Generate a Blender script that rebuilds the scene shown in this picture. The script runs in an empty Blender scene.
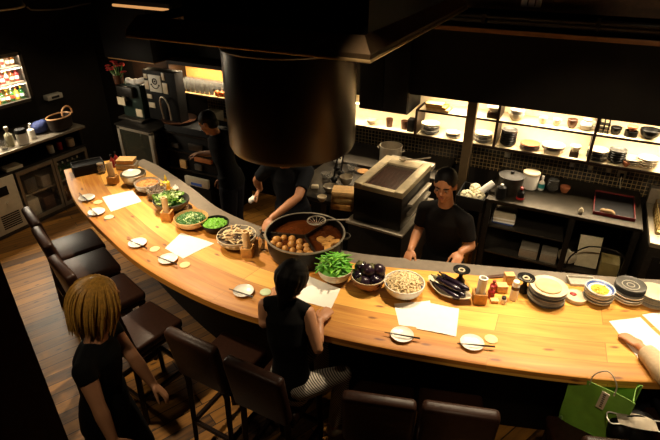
import bpy, bmesh, math, random
from mathutils import Vector, Matrix, Euler
R = random.Random(7)
PI = math.pi
sc = bpy.context.scene
COL = sc.collection
# ------------------------------------------------------------------ camera model (28 mm lens, looking down from the stairs)
F = 513.0; PITCH = math.radians(29.7); YAW = math.radians(29.5); CH = 2.9
SCALE = 1.15            # everything is laid out in counter units and scaled to metres at the end

def ray(px, py):
    x = (px - 330) / F; v = -(py - 220) / F
    f = (-math.sin(YAW), math.cos(YAW)); r = (math.cos(YAW), math.sin(YAW))
    fw = math.cos(PITCH) + v * math.sin(PITCH); up = -math.sin(PITCH) + v * math.cos(PITCH)
    return Vector((f[0]*fw + r[0]*x, f[1]*fw + r[1]*x, up))
def at(px, py, z):
    d = ray(px, py); t = (z - CH) / d.z
    return Vector((d.x*t, d.y*t, z))
def atx(px, py, x):
    d = ray(px, py); t = x / d.x
    return Vector((x, d.y*t, CH + d.z*t))
def aty(px, py, y):
    d = ray(px, py); t = y / d.y
    return Vector((d.x*t, y, CH + d.z*t))
# back wall frame: s along the wall, d into it
BA = math.radians(3.5); BO = Vector((-1.65, 4.42)); BS = Vector((math.cos(BA), math.sin(BA))); BD = Vector((-math.sin(BA), math.cos(BA)))
def B(s, d, z=0.0):
    p = BO + BS*s + BD*d
    return Vector((p.x, p.y, z))
def bs(px, py, d):
    r = ray(px, py); w = Vector((r.x, r.y)); t = (d + BO.dot(BD)) / w.dot(BD); w = w*t
    return ((w - BO).dot(BS), CH + r.z*t)
def bz(px, py, z):
    w = at(px, py, z); w = Vector((w.x, w.y))
    return ((w - BO).dot(BS), (w - BO).dot(BD))

# ------------------------------------------------------------------ materials
def lin(h):
    h = h.lstrip('#'); c = [int(h[i:i+2], 16)/255 for i in (0, 2, 4)]
    return tuple(x/12.92 if x <= .04045 else ((x+.055)/1.055)**2.4 for x in c)
MATS = {}
def mat(name, col, rough=.5, metal=0.0, var=.12, scale=18.0, emit=None, es=0.0, trans=0.0, bump=0.0, coat=0.0, alpha=1.0):
    if name in MATS: return MATS[name]
    m = bpy.data.materials.new(name); m.use_nodes = True
    nt = m.node_tree; b = nt.nodes['Principled BSDF']
    c = lin(col) if isinstance(col, str) else col
    tc = nt.nodes.new('ShaderNodeTexCoord'); nz = nt.nodes.new('ShaderNodeTexNoise')
    nz.inputs['Scale'].default_value = scale; nz.inputs['Detail'].default_value = 4
    nt.links.new(tc.outputs['Object'], nz.inputs['Vector'])
    rp = nt.nodes.new('ShaderNodeValToRGB'); e = rp.color_ramp.elements
    e[0].position = .3; e[1].position = .72
    e[0].color = (*[max(0, x*(1-var)) for x in c], 1); e[1].color = (*[min(1, x*(1+var)) for x in c], 1)
    nt.links.new(nz.outputs['Fac'], rp.inputs['Fac']); nt.links.new(rp.outputs['Color'], b.inputs['Base Color'])
    b.inputs['Roughness'].default_value = rough; b.inputs['Metallic'].default_value = metal
    b.inputs['Transmission Weight'].default_value = trans; b.inputs['Coat Weight'].default_value = coat
    b.inputs['Alpha'].default_value = alpha
    if max(c) < .035 and metal < .3 and not coat: b.inputs['Specular IOR Level'].default_value = .16
    if emit: b.inputs['Emission Color'].default_value = (*lin(emit), 1); b.inputs['Emission Strength'].default_value = es
    if bump:
        bp = nt.nodes.new('ShaderNodeBump'); bp.inputs['Strength'].default_value = bump; bp.inputs['Distance'].default_value = .01
        nt.links.new(nz.outputs['Fac'], bp.inputs['Height']); nt.links.new(bp.outputs['Normal'], b.inputs['Normal'])
    MATS[name] = m; return m

def plank_mat(name, c1, c2, dark, width, rough, uv=False, rot=0.0, knots=True, seam=.6, coat=0.0, kn='#5a2c10', gap=.0022):
    m = bpy.data.materials.new(name); m.use_nodes = True; nt = m.node_tree; N = nt.nodes; L = nt.links
    b = N['Principled BSDF']; tc = N.new('ShaderNodeTexCoord'); mp = N.new('ShaderNodeMapping')
    L.new(tc.outputs['UV' if uv else 'Object'], mp.inputs['Vector']); mp.inputs['Rotation'].default_value = (0, 0, rot)
    br = N.new('ShaderNodeTexBrick'); br.inputs['Scale'].default_value = 1.0
    br.inputs['Brick Width'].default_value = 1.5; br.inputs['Row Height'].default_value = width
    br.inputs['Mortar Size'].default_value = gap; br.inputs['Mortar Smooth'].default_value = .3
    br.inputs['Color1'].default_value = (0, 0, 0, 1); br.inputs['Color2'].default_value = (1, 1, 1, 1); br.inputs['Mortar'].default_value = (.5, .5, .5, 1)
    br.offset = .37
    L.new(mp.outputs['Vector'], br.inputs['Vector'])
    st = N.new('ShaderNodeMapping'); st.inputs['Scale'].default_value = (1.2, 14, 14); L.new(mp.outputs['Vector'], st.inputs['Vector'])
    # shift the grain from plank to plank
    ad = N.new('ShaderNodeVectorMath'); ad.operation = 'MULTIPLY_ADD'; ad.inputs[1].default_value = (7, 3, 5)
    L.new(br.outputs['Color'], ad.inputs[0]); L.new(st.outputs['Vector'], ad.inputs[2])
    gr = N.new('ShaderNodeTexNoise'); gr.inputs['Scale'].default_value = 2.2; gr.inputs['Detail'].default_value = 6; gr.inputs['Distortion'].default_value = .6
    L.new(ad.outputs['Vector'], gr.inputs['Vector'])
    mx = N.new('ShaderNodeMix'); mx.data_type = 'FLOAT'; mx.inputs[0].default_value = .45
    sp = N.new('ShaderNodeSeparateColor'); L.new(br.outputs['Color'], sp.inputs[0])
    L.new(gr.outputs['Fac'], mx.inputs[2]); L.new(sp.outputs[0], mx.inputs[3])
    rp = N.new('ShaderNodeValToRGB'); e = rp.color_ramp.elements; e[0].position = .26; e[1].position = .72
    e[0].color = (*lin(c1), 1); e[1].color = (*lin(c2), 1); L.new(mx.outputs[0], rp.inputs['Fac'])
    last = rp.outputs['Color']
    if knots:
        vm = N.new('ShaderNodeMapping'); vm.inputs['Scale'].default_value = (3.2, 8.5, 1.0); L.new(mp.outputs['Vector'], vm.inputs['Vector'])
        vo = N.new('ShaderNodeTexVoronoi'); vo.voronoi_dimensions = '2D'; vo.inputs['Scale'].default_value = 1.0; vo.inputs['Randomness'].default_value = 1.0
        nd = N.new('ShaderNodeTexNoise'); nd.inputs['Scale'].default_value = 12.0; L.new(mp.outputs['Vector'], nd.inputs['Vector'])
        a2 = N.new('ShaderNodeVectorMath'); a2.operation = 'MULTIPLY_ADD'; a2.inputs[1].default_value = (.12, .12, 0)
        L.new(nd.outputs['Color'], a2.inputs[0]); L.new(vm.outputs['Vector'], a2.inputs[2]); L.new(a2.outputs['Vector'], vo.inputs['Vector'])
        kr = N.new('ShaderNodeValToRGB'); k = kr.color_ramp.elements; k[0].position = .045; k[1].position = .11; k[0].color = (1, 1, 1, 1); k[1].color = (0, 0, 0, 1)
        L.new(vo.outputs['Distance'], kr.inputs['Fac'])
        # only some cells carry a knot
        s2 = N.new('ShaderNodeSeparateColor'); L.new(vo.outputs['Color'], s2.inputs[0])
        gt = N.new('ShaderNodeMath'); gt.operation = 'GREATER_THAN'; gt.inputs[1].default_value = .55; L.new(s2.outputs[0], gt.inputs[0])
        mu = N.new('ShaderNodeMath'); mu.operation = 'MULTIPLY'; L.new(kr.outputs['Color'], mu.inputs[0]); L.new(gt.outputs[0], mu.inputs[1])
        m2 = N.new('ShaderNodeMath'); m2.operation = 'MULTIPLY'; m2.inputs[1].default_value = .8; L.new(mu.outputs[0], m2.inputs[0])
        mk = N.new('ShaderNodeMix'); mk.data_type = 'RGBA'; L.new(m2.outputs[0], mk.inputs[0]); L.new(last, mk.inputs[6]); mk.inputs[7].default_value = (*lin(kn), 1)
        last = mk.outputs[2]
    sm = N.new('ShaderNodeMath'); sm.operation = 'MULTIPLY'; sm.inputs[1].default_value = seam; L.new(br.outputs['Fac'], sm.inputs[0])
    ms = N.new('ShaderNodeMix'); ms.data_type = 'RGBA'; L.new(sm.outputs[0], ms.inputs[0]); L.new(last, ms.inputs[6]); ms.inputs[7].default_value = (*lin(dark), 1)
    L.new(ms.outputs[2], b.inputs['Base Color']); b.inputs['Roughness'].default_value = rough; b.inputs['Coat Weight'].default_value = coat
    bp = N.new('ShaderNodeBump'); bp.inputs['Strength'].default_value = .25; bp.inputs['Distance'].default_value = .004
    L.new(gr.outputs['Fac'], bp.inputs['Height']); L.new(bp.outputs['Normal'], b.inputs['Normal'])
    return m

def mosaic_mat(name, tile, grout, size):
    m = bpy.data.materials.new(name); m.use_nodes = True; nt = m.node_tree; N = nt.nodes; L = nt.links
    b = N['Principled BSDF']; tc = N.new('ShaderNodeTexCoord'); mp = N.new('ShaderNodeMapping'); mp.inputs['Rotation'].default_value = (PI/2, 0, 0)
    L.new(tc.outputs['Object'], mp.inputs['Vector'])
    br = N.new('ShaderNodeTexBrick'); br.inputs['Scale'].default_value = 1; br.offset = 0; br.inputs['Brick Width'].default_value = size; br.inputs['Row Height'].default_value = size
    br.inputs['Mortar Size'].default_value = .0032; br.inputs['Mortar Smooth'].default_value = .2
    br.inputs['Color1'].default_value = (*lin(tile), 1); br.inputs['Color2'].default_value = (*[x*1.8 for x in lin(tile)], 1); br.inputs['Mortar'].default_value = (*lin(grout), 1)
    L.new(mp.outputs['Vector'], br.inputs['Vector']); L.new(br.outputs['Color'], b.inputs['Base Color']); b.inputs['Roughness'].default_value = .25
    return m

# ------------------------------------------------------------------ mesh builder
class MB:
    def __init__(s): s.bm = bmesh.new(); s.M = Matrix.Identity(4)
    def setm(s, loc=(0, 0, 0), rot=(0, 0, 0)): s.M = Matrix.Translation(loc) @ Euler(rot).to_matrix().to_4x4(); return s
    def v(s, p): return s.bm.verts.new(s.M @ Vector(p))
    def f(s, vs):
        try: return s.bm.faces.new(vs)
        except ValueError: return None
    def box(s, c, d, bev=0.0, rot=None):
        q = Matrix.Translation(c) @ (Euler(rot).to_matrix().to_4x4() if rot else Matrix.Identity(4))
        r = bmesh.ops.create_cube(s.bm, size=1.0, matrix=s.M @ q @ Matrix.Diagonal((*d, 1)))
        if bev > 0:
            es = list({e for w in r['verts'] for e in w.link_edges})
            bmesh.ops.bevel(s.bm, geom=es, offset=min(bev, min(d)*.49), segments=3 if bev > .012 else 2, profile=.5, affect='EDGES')
        return s
    def slab(s, x0, x1, y0, y1, z0, z1, bev=0.0): return s.box(((x0+x1)/2, (y0+y1)/2, (z0+z1)/2), (abs(x1-x0), abs(y1-y0), abs(z1-z0)), bev)
    def rings(s, rs, cap=True, close=True):
        vs = [[s.v(p) for p in r] for r in rs]; n = len(vs[0])
        for a, b in zip(vs, vs[1:]):
            for i in range(n if close else n-1): s.f([a[i], a[(i+1) % n], b[(i+1) % n], b[i]])
        if cap: s.f(list(reversed(vs[0]))); s.f(vs[-1])
        return s
    def lathe(s, prof, seg=24, c=(0, 0, 0), sx=1.0, sy=1.0, cap=True):
        return s.rings([[(c[0]+r*sx*math.cos(2*PI*i/seg), c[1]+r*sy*math.sin(2*PI*i/seg), c[2]+z) for i in range(seg)] for r, z in prof], cap)
    def tube(s, pts, r, seg=8, cap=True, flat=1.0):
        pts = [Vector(p) for p in pts]; n = len(pts); rs = []
        rad = r if isinstance(r, (list, tuple)) else [r]*n
        ref = None
        for i, p in enumerate(pts):
            t = (pts[min(i+1, n-1)] - pts[max(i-1, 0)]).normalized()
            if ref is None:
                ref = Vector((0, 0, 1)) if abs(t.z) < .9 else Vector((1, 0, 0))
            a = (ref - t*ref.dot(t)).normalized(); ref = a; c = t.cross(a)
            rs.append([p + a*(math.cos(2*PI*k/seg)*rad[i]*flat) + c*(math.sin(2*PI*k/seg)*rad[i]) for k in range(seg)])
        return s.rings(rs, cap)
    def cyl(s, a, b, r, r2=None, seg=16): return s.tube([a, b], [r, r if r2 is None else r2], seg)
    def ell(s, c, r, rot=None, u=12, w=8):
        q = Matrix.Translation(c) @ (Euler(rot).to_matrix().to_4x4() if rot else Matrix.Identity(4))
        bmesh.ops.create_uvsphere(s.bm, u_segments=u, v_segments=w, radius=1.0, matrix=s.M @ q @ Matrix.Diagonal((*r, 1))); return s
    def prism(s, poly, z0, z1): return s.rings([[(x, y, z0) for x, y in poly], [(x, y, z1) for x, y in poly]])
    def torus(s, c, R_, r, seg=28, k=6, sx=1.0, sy=1.0, axis='z', a0=0.0, a1=2*PI):
        full = abs(a1-a0) > 6.28; m = seg if full else seg+1; rs = []
        for i in range(m):
            a = a0 + (a1-a0)*i/seg; ring = []
            for j in range(k):
                b = 2*PI*j/k; q = R_ + r*math.cos(b); x, y, z = q*math.cos(a)*sx, q*math.sin(a)*sy, r*math.sin(b)
                if axis == 'y': x, y, z = x, z, y
                if axis == 'x': x, y, z = z, x, y
                ring.append((c[0]+x, c[1]+y, c[2]+z))
            rs.append(ring)
        if full: rs.append(rs[0]); s.rings(rs, False); bmesh.ops.remove_doubles(s.bm, verts=s.bm.verts[:], dist=1e-5)
        else: s.rings(rs, True)
        return s
    def mesh(s, name):
        bmesh.ops.recalc_face_normals(s.bm, faces=s.bm.faces[:])
        me = bpy.data.meshes.new(name); s.bm.to_mesh(me); s.bm.free(); return me
    def build(s, name, m, parent=None, smooth=True, loc=(0, 0, 0), rz=0.0, ang=35):
        me = s.mesh(name); me.materials.append(m)
        if smooth: sharp(me, ang)
        o = bpy.data.objects.new(name, me); COL.objects.link(o); o.location = loc; o.rotation_euler = (0, 0, rz)
        if parent is not None: o.parent = parent
        return o
def sharp(me, ang=35):
    for p in me.polygons: p.use_smooth = True
    bm = bmesh.new(); bm.from_mesh(me); lim = math.radians(ang)
    for e in bm.edges:
        if len(e.link_faces) == 2 and e.calc_face_angle(0) > lim: e.smooth = False
    bm.to_mesh(me); bm.free()
def fuse(mb, name, m, parent=None, voxel=.01, smooth=3, loc=(0, 0, 0), factor=.5):
    o = mb.build(name, m, None, False)
    md = o.modifiers.new('r', 'REMESH'); md.mode = 'VOXEL'; md.voxel_size = voxel; md.use_smooth_shade = True
    if smooth: ms = o.modifiers.new('s', 'SMOOTH'); ms.iterations = smooth; ms.factor = factor
    dg = bpy.context.evaluated_depsgraph_get(); me = bpy.data.meshes.new_from_object(o.evaluated_get(dg))
    old = o.data; o.modifiers.clear(); o.data = me; bpy.data.meshes.remove(old)
    me.name = name
    if not me.materials: me.materials.append(m)
    for p in me.polygons: p.use_smooth = True
    o.location = loc
    if parent is not None: o.parent = parent
    return o
def tag(o, label=None, cat=None, group=None, kind=None):
    if label: o['label'] = label
    if cat: o['category'] = cat
    if group: o['group'] = group
    if kind: o['kind'] = kind
    return o
def thing(name, label, cat, loc=(0, 0, 0), rz=0.0, group=None):
    o = bpy.data.objects.new(name, None); COL.objects.link(o); o.empty_display_size = .05
    o.location = loc; o.rotation_euler = (0, 0, rz); return tag(o, label, cat, group)
def struct(name, mb, m, smooth=False, **k): return tag(mb.build(name, m, None, smooth, **k), kind='structure')
CH_OF = None
def dup(o, loc=None, rz=None, label=None, group=None, parent=None):
    c = o.copy(); COL.objects.link(c)
    if parent is not None: c.parent = parent
    for ch in [x for x in list(COL.objects) if x.parent == o]: dup(ch, parent=c)
    if loc is not None: c.location = loc
    if rz is not None: c.rotation_euler = (0, 0, rz)
    if label: c['label'] = label
    if group: c['group'] = group
    return c
def spline(pts, n):
    pts = [Vector(p) for p in pts]; P = [pts[0]*2-pts[1]] + pts + [pts[-1]*2-pts[-2]]; out = []
    dens = []
    for i in range(len(pts)-1):
        for k in range(24):
            t = k/24; a, b, c, d = P[i:i+4]
            dens.append(.5*((2*b)+(c-a)*t+(2*a-5*b+4*c-d)*t*t+(3*b-a-3*c+d)*t**3))
    dens.append(pts[-1]); L = [0]
    for a, b in zip(dens, dens[1:]): L.append(L[-1]+(b-a).length)
    j = 0
    for i in range(n):
        q = L[-1]*i/(n-1)
        while j < len(L)-2 and L[j+1] < q: j += 1
        out.append(dens[j].lerp(dens[j+1], (q-L[j])/max(1e-9, L[j+1]-L[j])))
    return out
# ------------------------------------------------------------------ materials used
WOOD = plank_mat('counter_wood', '#a3661e', '#e0a84a', '#643509', .15, .55, uv=True)
FLOORW = plank_mat('floor_wood', '#402710', '#ab7530', '#0c0703', .12, .45, rot=-(PI/2 - math.radians(22.5)), kn='#1c1006', seam=.95, gap=.0045)
BLACK = mat('black_paint', '#0c0a08', .6)
DARKWALL = mat('dark_wall', '#15110d', .8, var=.2, scale=6)
DARKWOOD = mat('dark_wood', '#22150c', .45, var=.3, scale=30)
CHAIRWOOD = mat('chair_wood', '#1c100a', .4, var=.3, scale=30)
LEATHER = mat('brown_leather', '#2a1810', .4, var=.2, scale=40, bump=.08)
STEEL = mat('brushed_steel', '#a89d8a', .38, .6, var=.1, scale=40)
DSTEEL = mat('dark_steel', '#4a443c', .42, .85, var=.15, scale=30)
BSTEEL = mat('blackened_steel', '#231f1a', .42, .6, var=.2, scale=20)
HOODM = mat('hood_metal', '#2f271d', .33, .95, var=.08, scale=6)
POTM = mat('pot_iron', '#171411', .45, .7, var=.2, scale=40)
PAPER = mat('white_paper', '#e9e4da', .9, var=.03)
WHITE = mat('white_ceramic', '#e8e2d6', .25, var=.04, coat=.3)
CREAM = mat('cream_ceramic', '#cdbd9f', .35, var=.08)
GREYC = mat('grey_ceramic', '#a39d90', .35, var=.12, scale=60)
DGREY = mat('dark_grey_ceramic', '#46443f', .35, var=.15, scale=60)
BLACKC = mat('black_ceramic', '#141312', .3, var=.2)
BROWNC = mat('brown_ceramic', '#4a2c1a', .35, var=.2, scale=40)
TERRA = mat('terracotta', '#a5623c', .7, var=.1)
PALEWOOD = mat('pale_wood', '#cfa468', .6, var=.15, scale=40)
MIDWOOD = mat('honey_wood', '#c08a44', .55, var=.15, scale=40)
BAMBOO = mat('bamboo', '#b08a4e', .6, var=.2, scale=60)
STICK = mat('dark_lacquer', '#1a0f0a', .35)
BLUE = mat('blue_glaze', '#3a4f86', .3, var=.2)
GREEN1 = mat('bean_green', '#5fae2a', .45, var=.2, scale=30)
GREEN2 = mat('scallion_green', '#7cbb3a', .55, var=.3, scale=50)
GREEN3 = mat('leaf_green', '#7fae4a', .6, var=.3, scale=50)
GREEN4 = mat('herb_green', '#3f6e2e', .6, var=.3, scale=50)
PALEGREEN = mat('pale_leaf', '#c4d69a', .6, var=.15, scale=50)
AUB = mat('aubergine_skin', '#190f1c', .22, var=.3, coat=.4)
AUBR = mat('round_aubergine_skin', '#2b1a26', .28, var=.35, coat=.3)
STEMG = mat('calyx', '#5d5a36', .7, var=.2)
PALEVEG = mat('pale_shreds', '#d8c193', .75, var=.15, scale=60)
MUSH = mat('mushroom_strip', '#a98658', .7, var=.3, scale=30)
MUSHD = mat('dark_mushroom_strip', '#4d3a28', .7, var=.3, scale=30)
BROTH = mat('broth', '#4a230c', .12, var=.25, scale=9)
TARO = mat('simmered_taro', '#bb8440', .4, var=.25, scale=20)
ORANGE = mat('orange_crumbs', '#b5763a', .8, var=.3, scale=80)
LEMON = mat('lemon_yellow', '#d9b52c', .45, var=.1)
RED = mat('red_plastic', '#8e1d1a', .4, var=.1)
CLEAR = mat('clear_glass', '#f2f0ea', .05, trans=.92, var=.02)
SMOKE = mat('smoked_glass', '#3a362f', .06, trans=.75, var=.02)
GREENGL = mat('green_glass', '#2f7a3a', .12, trans=.5, var=.1)
AMBER = mat('amber_glass', '#8a5416', .12, trans=.5, var=.1)
PALEGL = mat('pale_bottle', '#d8d0b0', .15, trans=.3, var=.1)
SKIN = mat('skin', '#b5805c', .5, var=.06, scale=12)
SKIN2 = mat('tan_skin', '#a06c48', .5, var=.06, scale=12)
HAIRB = mat('black_hair', '#0d0907', .6, var=.3, scale=60)
HAIRY = mat('blonde_hair', '#b98a3c', .45, var=.3, scale=60)
SHIRTB = mat('black_cloth', '#080707', .85, var=.2, scale=60)
SHIRTC = mat('charcoal_cloth', '#0d0a09', .85, var=.2, scale=60)
DARKCL = mat('dark_trouser_cloth', '#15141a', .9, var=.2, scale=60)
BEIGECL = mat('beige_cloth', '#b8a283', .9, var=.08, scale=60, bump=.1)
LIPS = mat('lips', '#8a4a3c', .5)
EYEW = mat('eye_white', '#9c8f82', .5)
PUPIL = mat('dark_iris', '#120b08', .2)
SHOEM = mat('shoe_leather', '#3a322a', .5)
CREAMP = mat('cream_panel', '#c9bda2', .55, var=.05)
SHELFBACK = mat('pale_wall_panel', '#e6d3ae', .7, var=.05)
LED = mat('led_strip', '#fff0c8', .5, emit='#ffd591', es=30)
COOLERLED = mat('cooler_lamp', '#fff0c8', .5, emit='#ffe2a8', es=14)

# ------------------------------------------------------------------ the setting
m = MB(); m.slab(-6.3, 2.8, -1.6, 5.4, -.06, 0); struct('floor', m, FLOORW)
m = MB(); m.slab(-6.3, 2.8, -1.6, 5.4, 3.1, 3.16); struct('ceiling', m, DARKWALL)
m = MB(); m.slab(-6.1, -6.0, -1.6, 5.4, 0, 3.1); struct('wall_left', m, DARKWALL)
m = MB(); m.slab(2.7, 2.8, -1.6, 5.4, 0, 3.1); struct('wall_right', m, DARKWALL)
m = MB(); m.slab(-6.1, 2.8, -1.6, -1.5, 0, 3.1); struct('wall_front', m, DARKWALL)
TILE = mosaic_mat('mosaic_tile', '#221d16', '#8f7a54', .042)
m = MB(); m.slab(-4.7, 4.4, 0, .06, 0, 3.1); struct('wall_back', m, DARKWALL, loc=B(0, .30), rz=BA)
m = MB(); m.slab(-2.6, 4.2, 0, .012, .85, 1.18); struct('trim_1', m, TILE, loc=B(0, .285), rz=BA)
# pillar beside the camera
pil = Vector((-1.30, .543)); m = MB(); m.slab(-.30, 0, -.18, 0, 0, 3.1)
struct('trim_2', m, DARKWOOD, loc=(pil.x, pil.y, 0), rz=math.radians(-8))
# soffit over the crockery shelves with its light trim and a dark pipe
m = MB(); m.slab(-.02, 4.2, -.10, .299, 1.60, 2.19); struct('trim_3', m, DARKWALL, loc=B(0, 0), rz=BA)
m = MB(); m.slab(.10, 4.2, -.125, -.095, 2.17, 2.205, .004); struct('trim_4', m, mat('trim_brown', '#8a5f3a', .4), loc=B(0, 0), rz=BA)
m = MB(); m.cyl((.05, -.10, 2.27), (4.2, -.10, 2.27), .03); m.cyl((.05, -.2, 2.31), (4.2, -.2, 2.31), .018)
for q in (.6, 1.4, 2.2): m.box((q, -.15, 2.29), (.03, .16, .07))
tag(m.build('ventilation_pipe', BSTEEL, None, True, loc=B(0, 0), rz=BA), 'long dark pipe running above the soffit over the crockery shelves', 'pipe')
m = MB(); m.slab(.3, 4.2, .05, .299, 2.33, 2.75); struct('trim_5', m, mat('beam_wood', '#5a4028', .6, var=.3), loc=B(0, 0), rz=BA)
nb = thing('notice_sheet', 'small white notice sheet on the beam at the very top', 'notice', B(.90, .02, 2.36), BA)
m = MB(); m.slab(-.075, .075, 0, .012, 0, .15, .003); m.build('sheet', mat('lit_paper', '#dfe3e6', .7), nb)
for q in (-.025, .03): m = MB(); m.slab(q-.004, q+.004, -.004, 0, .01, .14); m.build('divider_bar', BLACK, nb)
# hanging dark cabinet left of the shelves
hc = thing('wall_cabinet', 'black hanging cabinet just left of the lit crockery shelves', 'cabinet', B(-.22, 0, 0), BA)
m = MB(); m.slab(-.24, .24, -.12, .27, 1.41, 2.2, .006); m.build('carcass', BLACK, hc)
for q in (-.12, .12): m = MB(); m.slab(q-.115, q+.115, -.135, -.121, 1.42, 2.19, .004); m.build('door', mat('black_door', '#100d0a', .5), hc)
# steel post in front of the shelves
PD = -.045
s0 = bs(470, 100, PD)[0]; s1 = bs(461.5, 213, PD)[0]
m = MB(); m.slab(-.04, .04, -.04, .04, 0, 1.599, .006); struct('trim_6', m, mat('post_metal', '#5a4a34', .45, .6), loc=B((s0+s1)/2, PD), rz=BA)

# ------------------------------------------------------------------ curved counter
OUT = [(-4.18, 2.51), (-3.58, 2.17), (-2.91, 1.925), (-2.35, 1.775), (-1.7, 1.72), (-1.05, 1.805), (-.49, 1.94), (.10, 2.13), (.55, 2.33), (1.7, 2.95)]
INN = [(-3.96, 2.95), (-3.55, 2.88), (-3.0, 2.70), (-2.5, 2.51), (-1.95, 2.44), (-1.3, 2.47), (-.72, 2.66), (-.2, 2.85), (.5, 3.12), (1.5, 3.6)]
NC = 96
co = [Vector((p.x, p.y)) for p in spline([(x, y, 0) for x, y in OUT], NC)]; ci = [Vector((p.x, p.y)) for p in spline([(x, y, 0) for x, y in INN], NC)]
def offset(line, d):
    r = []
    for i, p in enumerate(line):
        t = (line[min(i+1, len(line)-1)] - line[max(i-1, 0)]).normalized(); r.append(p + Vector((-t.y, t.x))*d)
    return r
def counter_top():
    bm = bmesh.new(); uv = bm.loops.layers.uv.new('UVMap'); TH = .05; T = []; NV = 8
    arc = [0]
    for i in range(1, NC): arc.append(arc[-1] + ((co[i]+ci[i])/2 - (co[i-1]+ci[i-1])/2).length)
    rows = []
    for i in range(NC):
        w = (ci[i]-co[i]).length; r = []
        prof = [(0, 1-TH, -TH), (0, .994, -.006), (.008/w, 1.0, .0)] + [(k/NV, 1.0, w*k/NV) for k in range(1, NV)] + [(1, 1.0, w), (1, 1-TH, w+TH)]
        for t, z, u in prof: p = co[i].lerp(ci[i], t); r.append((bm.verts.new((p.x, p.y, z)), arc[i], u))
        rows.append(r)
    def face(q):
        f = bm.faces.new([x[0] for x in q])
        for l, x in zip(f.loops, q): l[uv].uv = (x[1], x[2]+.03)
    n = len(rows[0])
    for a, b in zip(rows, rows[1:]):
        for j in range(n): face([a[j], b[j], b[(j+1) % n], a[(j+1) % n]])
    face(rows[0]); face(list(reversed(rows[-1])))
    bmesh.ops.recalc_face_normals(bm, faces=bm.faces[:])
    me = bpy.data.meshes.new('worktop'); bm.to_mesh(me); bm.free(); me.materials.append(WOOD); sharp(me, 50); return me
bar = thing('bar_counter', 'long curved pale timber bar counter laden with bowls and plates', 'counter', (0, 0, 0))
o = bpy.data.objects.new('worktop', counter_top()); COL.objects.link(o); o.parent = bar
ia = offset(co, .50); ib = offset(ci, -.04)
m = MB(); m.prism([(p.x, p.y) for p in ia] + [(p.x, p.y) for p in reversed(ib)], 0, .948); m.build('base_panel', BLACK, bar, False)
l0 = offset(ci, .006); l1 = offset(ci, .13)
lo = [(p.x, p.y) for p in l0[3:]] + [(p.x, p.y) for p in reversed(l1[3:])]
m = MB(); m.prism(lo, .955, .993); m.build('steel_ledge', mat('ledge_steel', '#7d7264', .45, .4), bar, False)
m = MB(); m.prism([(p.x, p.y) for p in offset(ci, .02)] + [(p.x, p.y) for p in reversed(offset(ci, .09))], 0, .954); m.build('kitchen_panel', BSTEEL, bar, False)
TOP = 1.0
def inner_frac(p):   # nearest counter sample to a point
    return min(range(NC), key=lambda i: ((co[i]+ci[i])/2 - Vector((p.x, p.y))).length)
# ------------------------------------------------------------------ vessels
def bowl_mb(r, h, th=.006, foot=.45, seg=28, curve=1.0):
    m = MB(); p = [(r*foot*.9, 0), (r*foot, .004), (r*foot, .010)]
    for k in range(1, 8): t = k/7; p.append((r*(foot + (1-foot)*math.sin(t*PI/2)**(curve)), .010 + (h-.010)*(1-math.cos(t*PI/2))))
    q = [(max(.004, a-th), b+th*.4) for a, b in p[3:]]
    p += [(r-th*.5, h+th*.4)] + list(reversed(q))[1:] + [(.003, .010+th)]
    return m.lathe(p, seg)
def plate_mb(r, h=.016, seg=28):
    return MB().lathe([(r*.55, 0), (r*.58, .003), (r*.9, h*.75), (r, h), (r*.985, h+.002), (r*.86, h*.8), (r*.62, .006), (.003, .006)], seg)
def heap_mb(r, h, n, size, seed, flat=.5, zb=0.0):   # heap of shreds
    q = random.Random(seed); m = MB()
    m.lathe([(r*.98, zb), (r*.9, zb+h*.35), (r*.6, zb+h*.75), (r*.25, zb+h*.95), (.004, zb+h)], 20)
    for i in range(n):
        a = q.uniform(0, 2*PI); d = r*.95*math.sqrt(q.random()); z = zb + h*(1-(d/r)**2)*.98 + q.uniform(-.003, .006)
        s = size*q.uniform(.6, 1.3)
        m.box((d*math.cos(a), d*math.sin(a), z), (s, s*q.uniform(.3, .7), s*flat*q.uniform(.3, .8)), 0, (q.uniform(-.7, .7), q.uniform(-.7, .7), q.uniform(0, PI)))
    return m
def pos(px, py, z): p = at(px, py, z); return (p.x, p.y)

# placemats
def sheet(name, quad, label, z=1.0006, group=None, m_=None):
    c = [at(x, y, 1.0) for x, y in quad]; cx = sum(p.x for p in c)/4; cy = sum(p.y for p in c)/4
    m = MB(); n = 8; g = []
    for i in range(n+1):
        row = []
        for j in range(n+1):
            a = c[0].lerp(c[1], j/n).lerp(c[3].lerp(c[2], j/n), i/n); row.append((a.x-cx, a.y-cy, .0016 + .0012*math.sin(i*1.3+j*.9)))
        g.append(row)
    vs = [[m.v(p) for p in r] for r in g]; ws = [[m.v((p[0], p[1], 0)) for p in r] for r in g]
    for i in range(n):
        for j in range(n): m.f([vs[i][j], vs[i][j+1], vs[i+1][j+1], vs[i+1][j]]); m.f([ws[i][j], ws[i+1][j], ws[i+1][j+1], ws[i][j+1]])
    for i in range(n):
        for a, b, c_, d in ((vs[i][0], vs[i+1][0], ws[i+1][0], ws[i][0]), (vs[i][n], ws[i][n], ws[i+1][n], vs[i+1][n]), (vs[0][i], ws[0][i], ws[0][i+1], vs[0][i+1]), (vs[n][i], vs[n][i+1], ws[n][i+1], ws[n][i])): m.f([a, b, c_, d])
    return tag(m.build(name, m_ or PAPER, None, True, loc=(cx, cy, z)), label, 'placemat', group or 'paper placemats on the counter')
sheet('paper_placemat', [(102.3, 197.4), (132.4, 190.2), (141.6, 201.5), (110.9, 211.7)], 'white paper placemat nearest the far left end of the counter')
sheet('paper_placemat', [(165, 248.5), (181, 233), (214, 243.5), (183, 258.5)], 'white paper placemat in front of the pale wooden bowl of chopped herbs')
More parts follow.
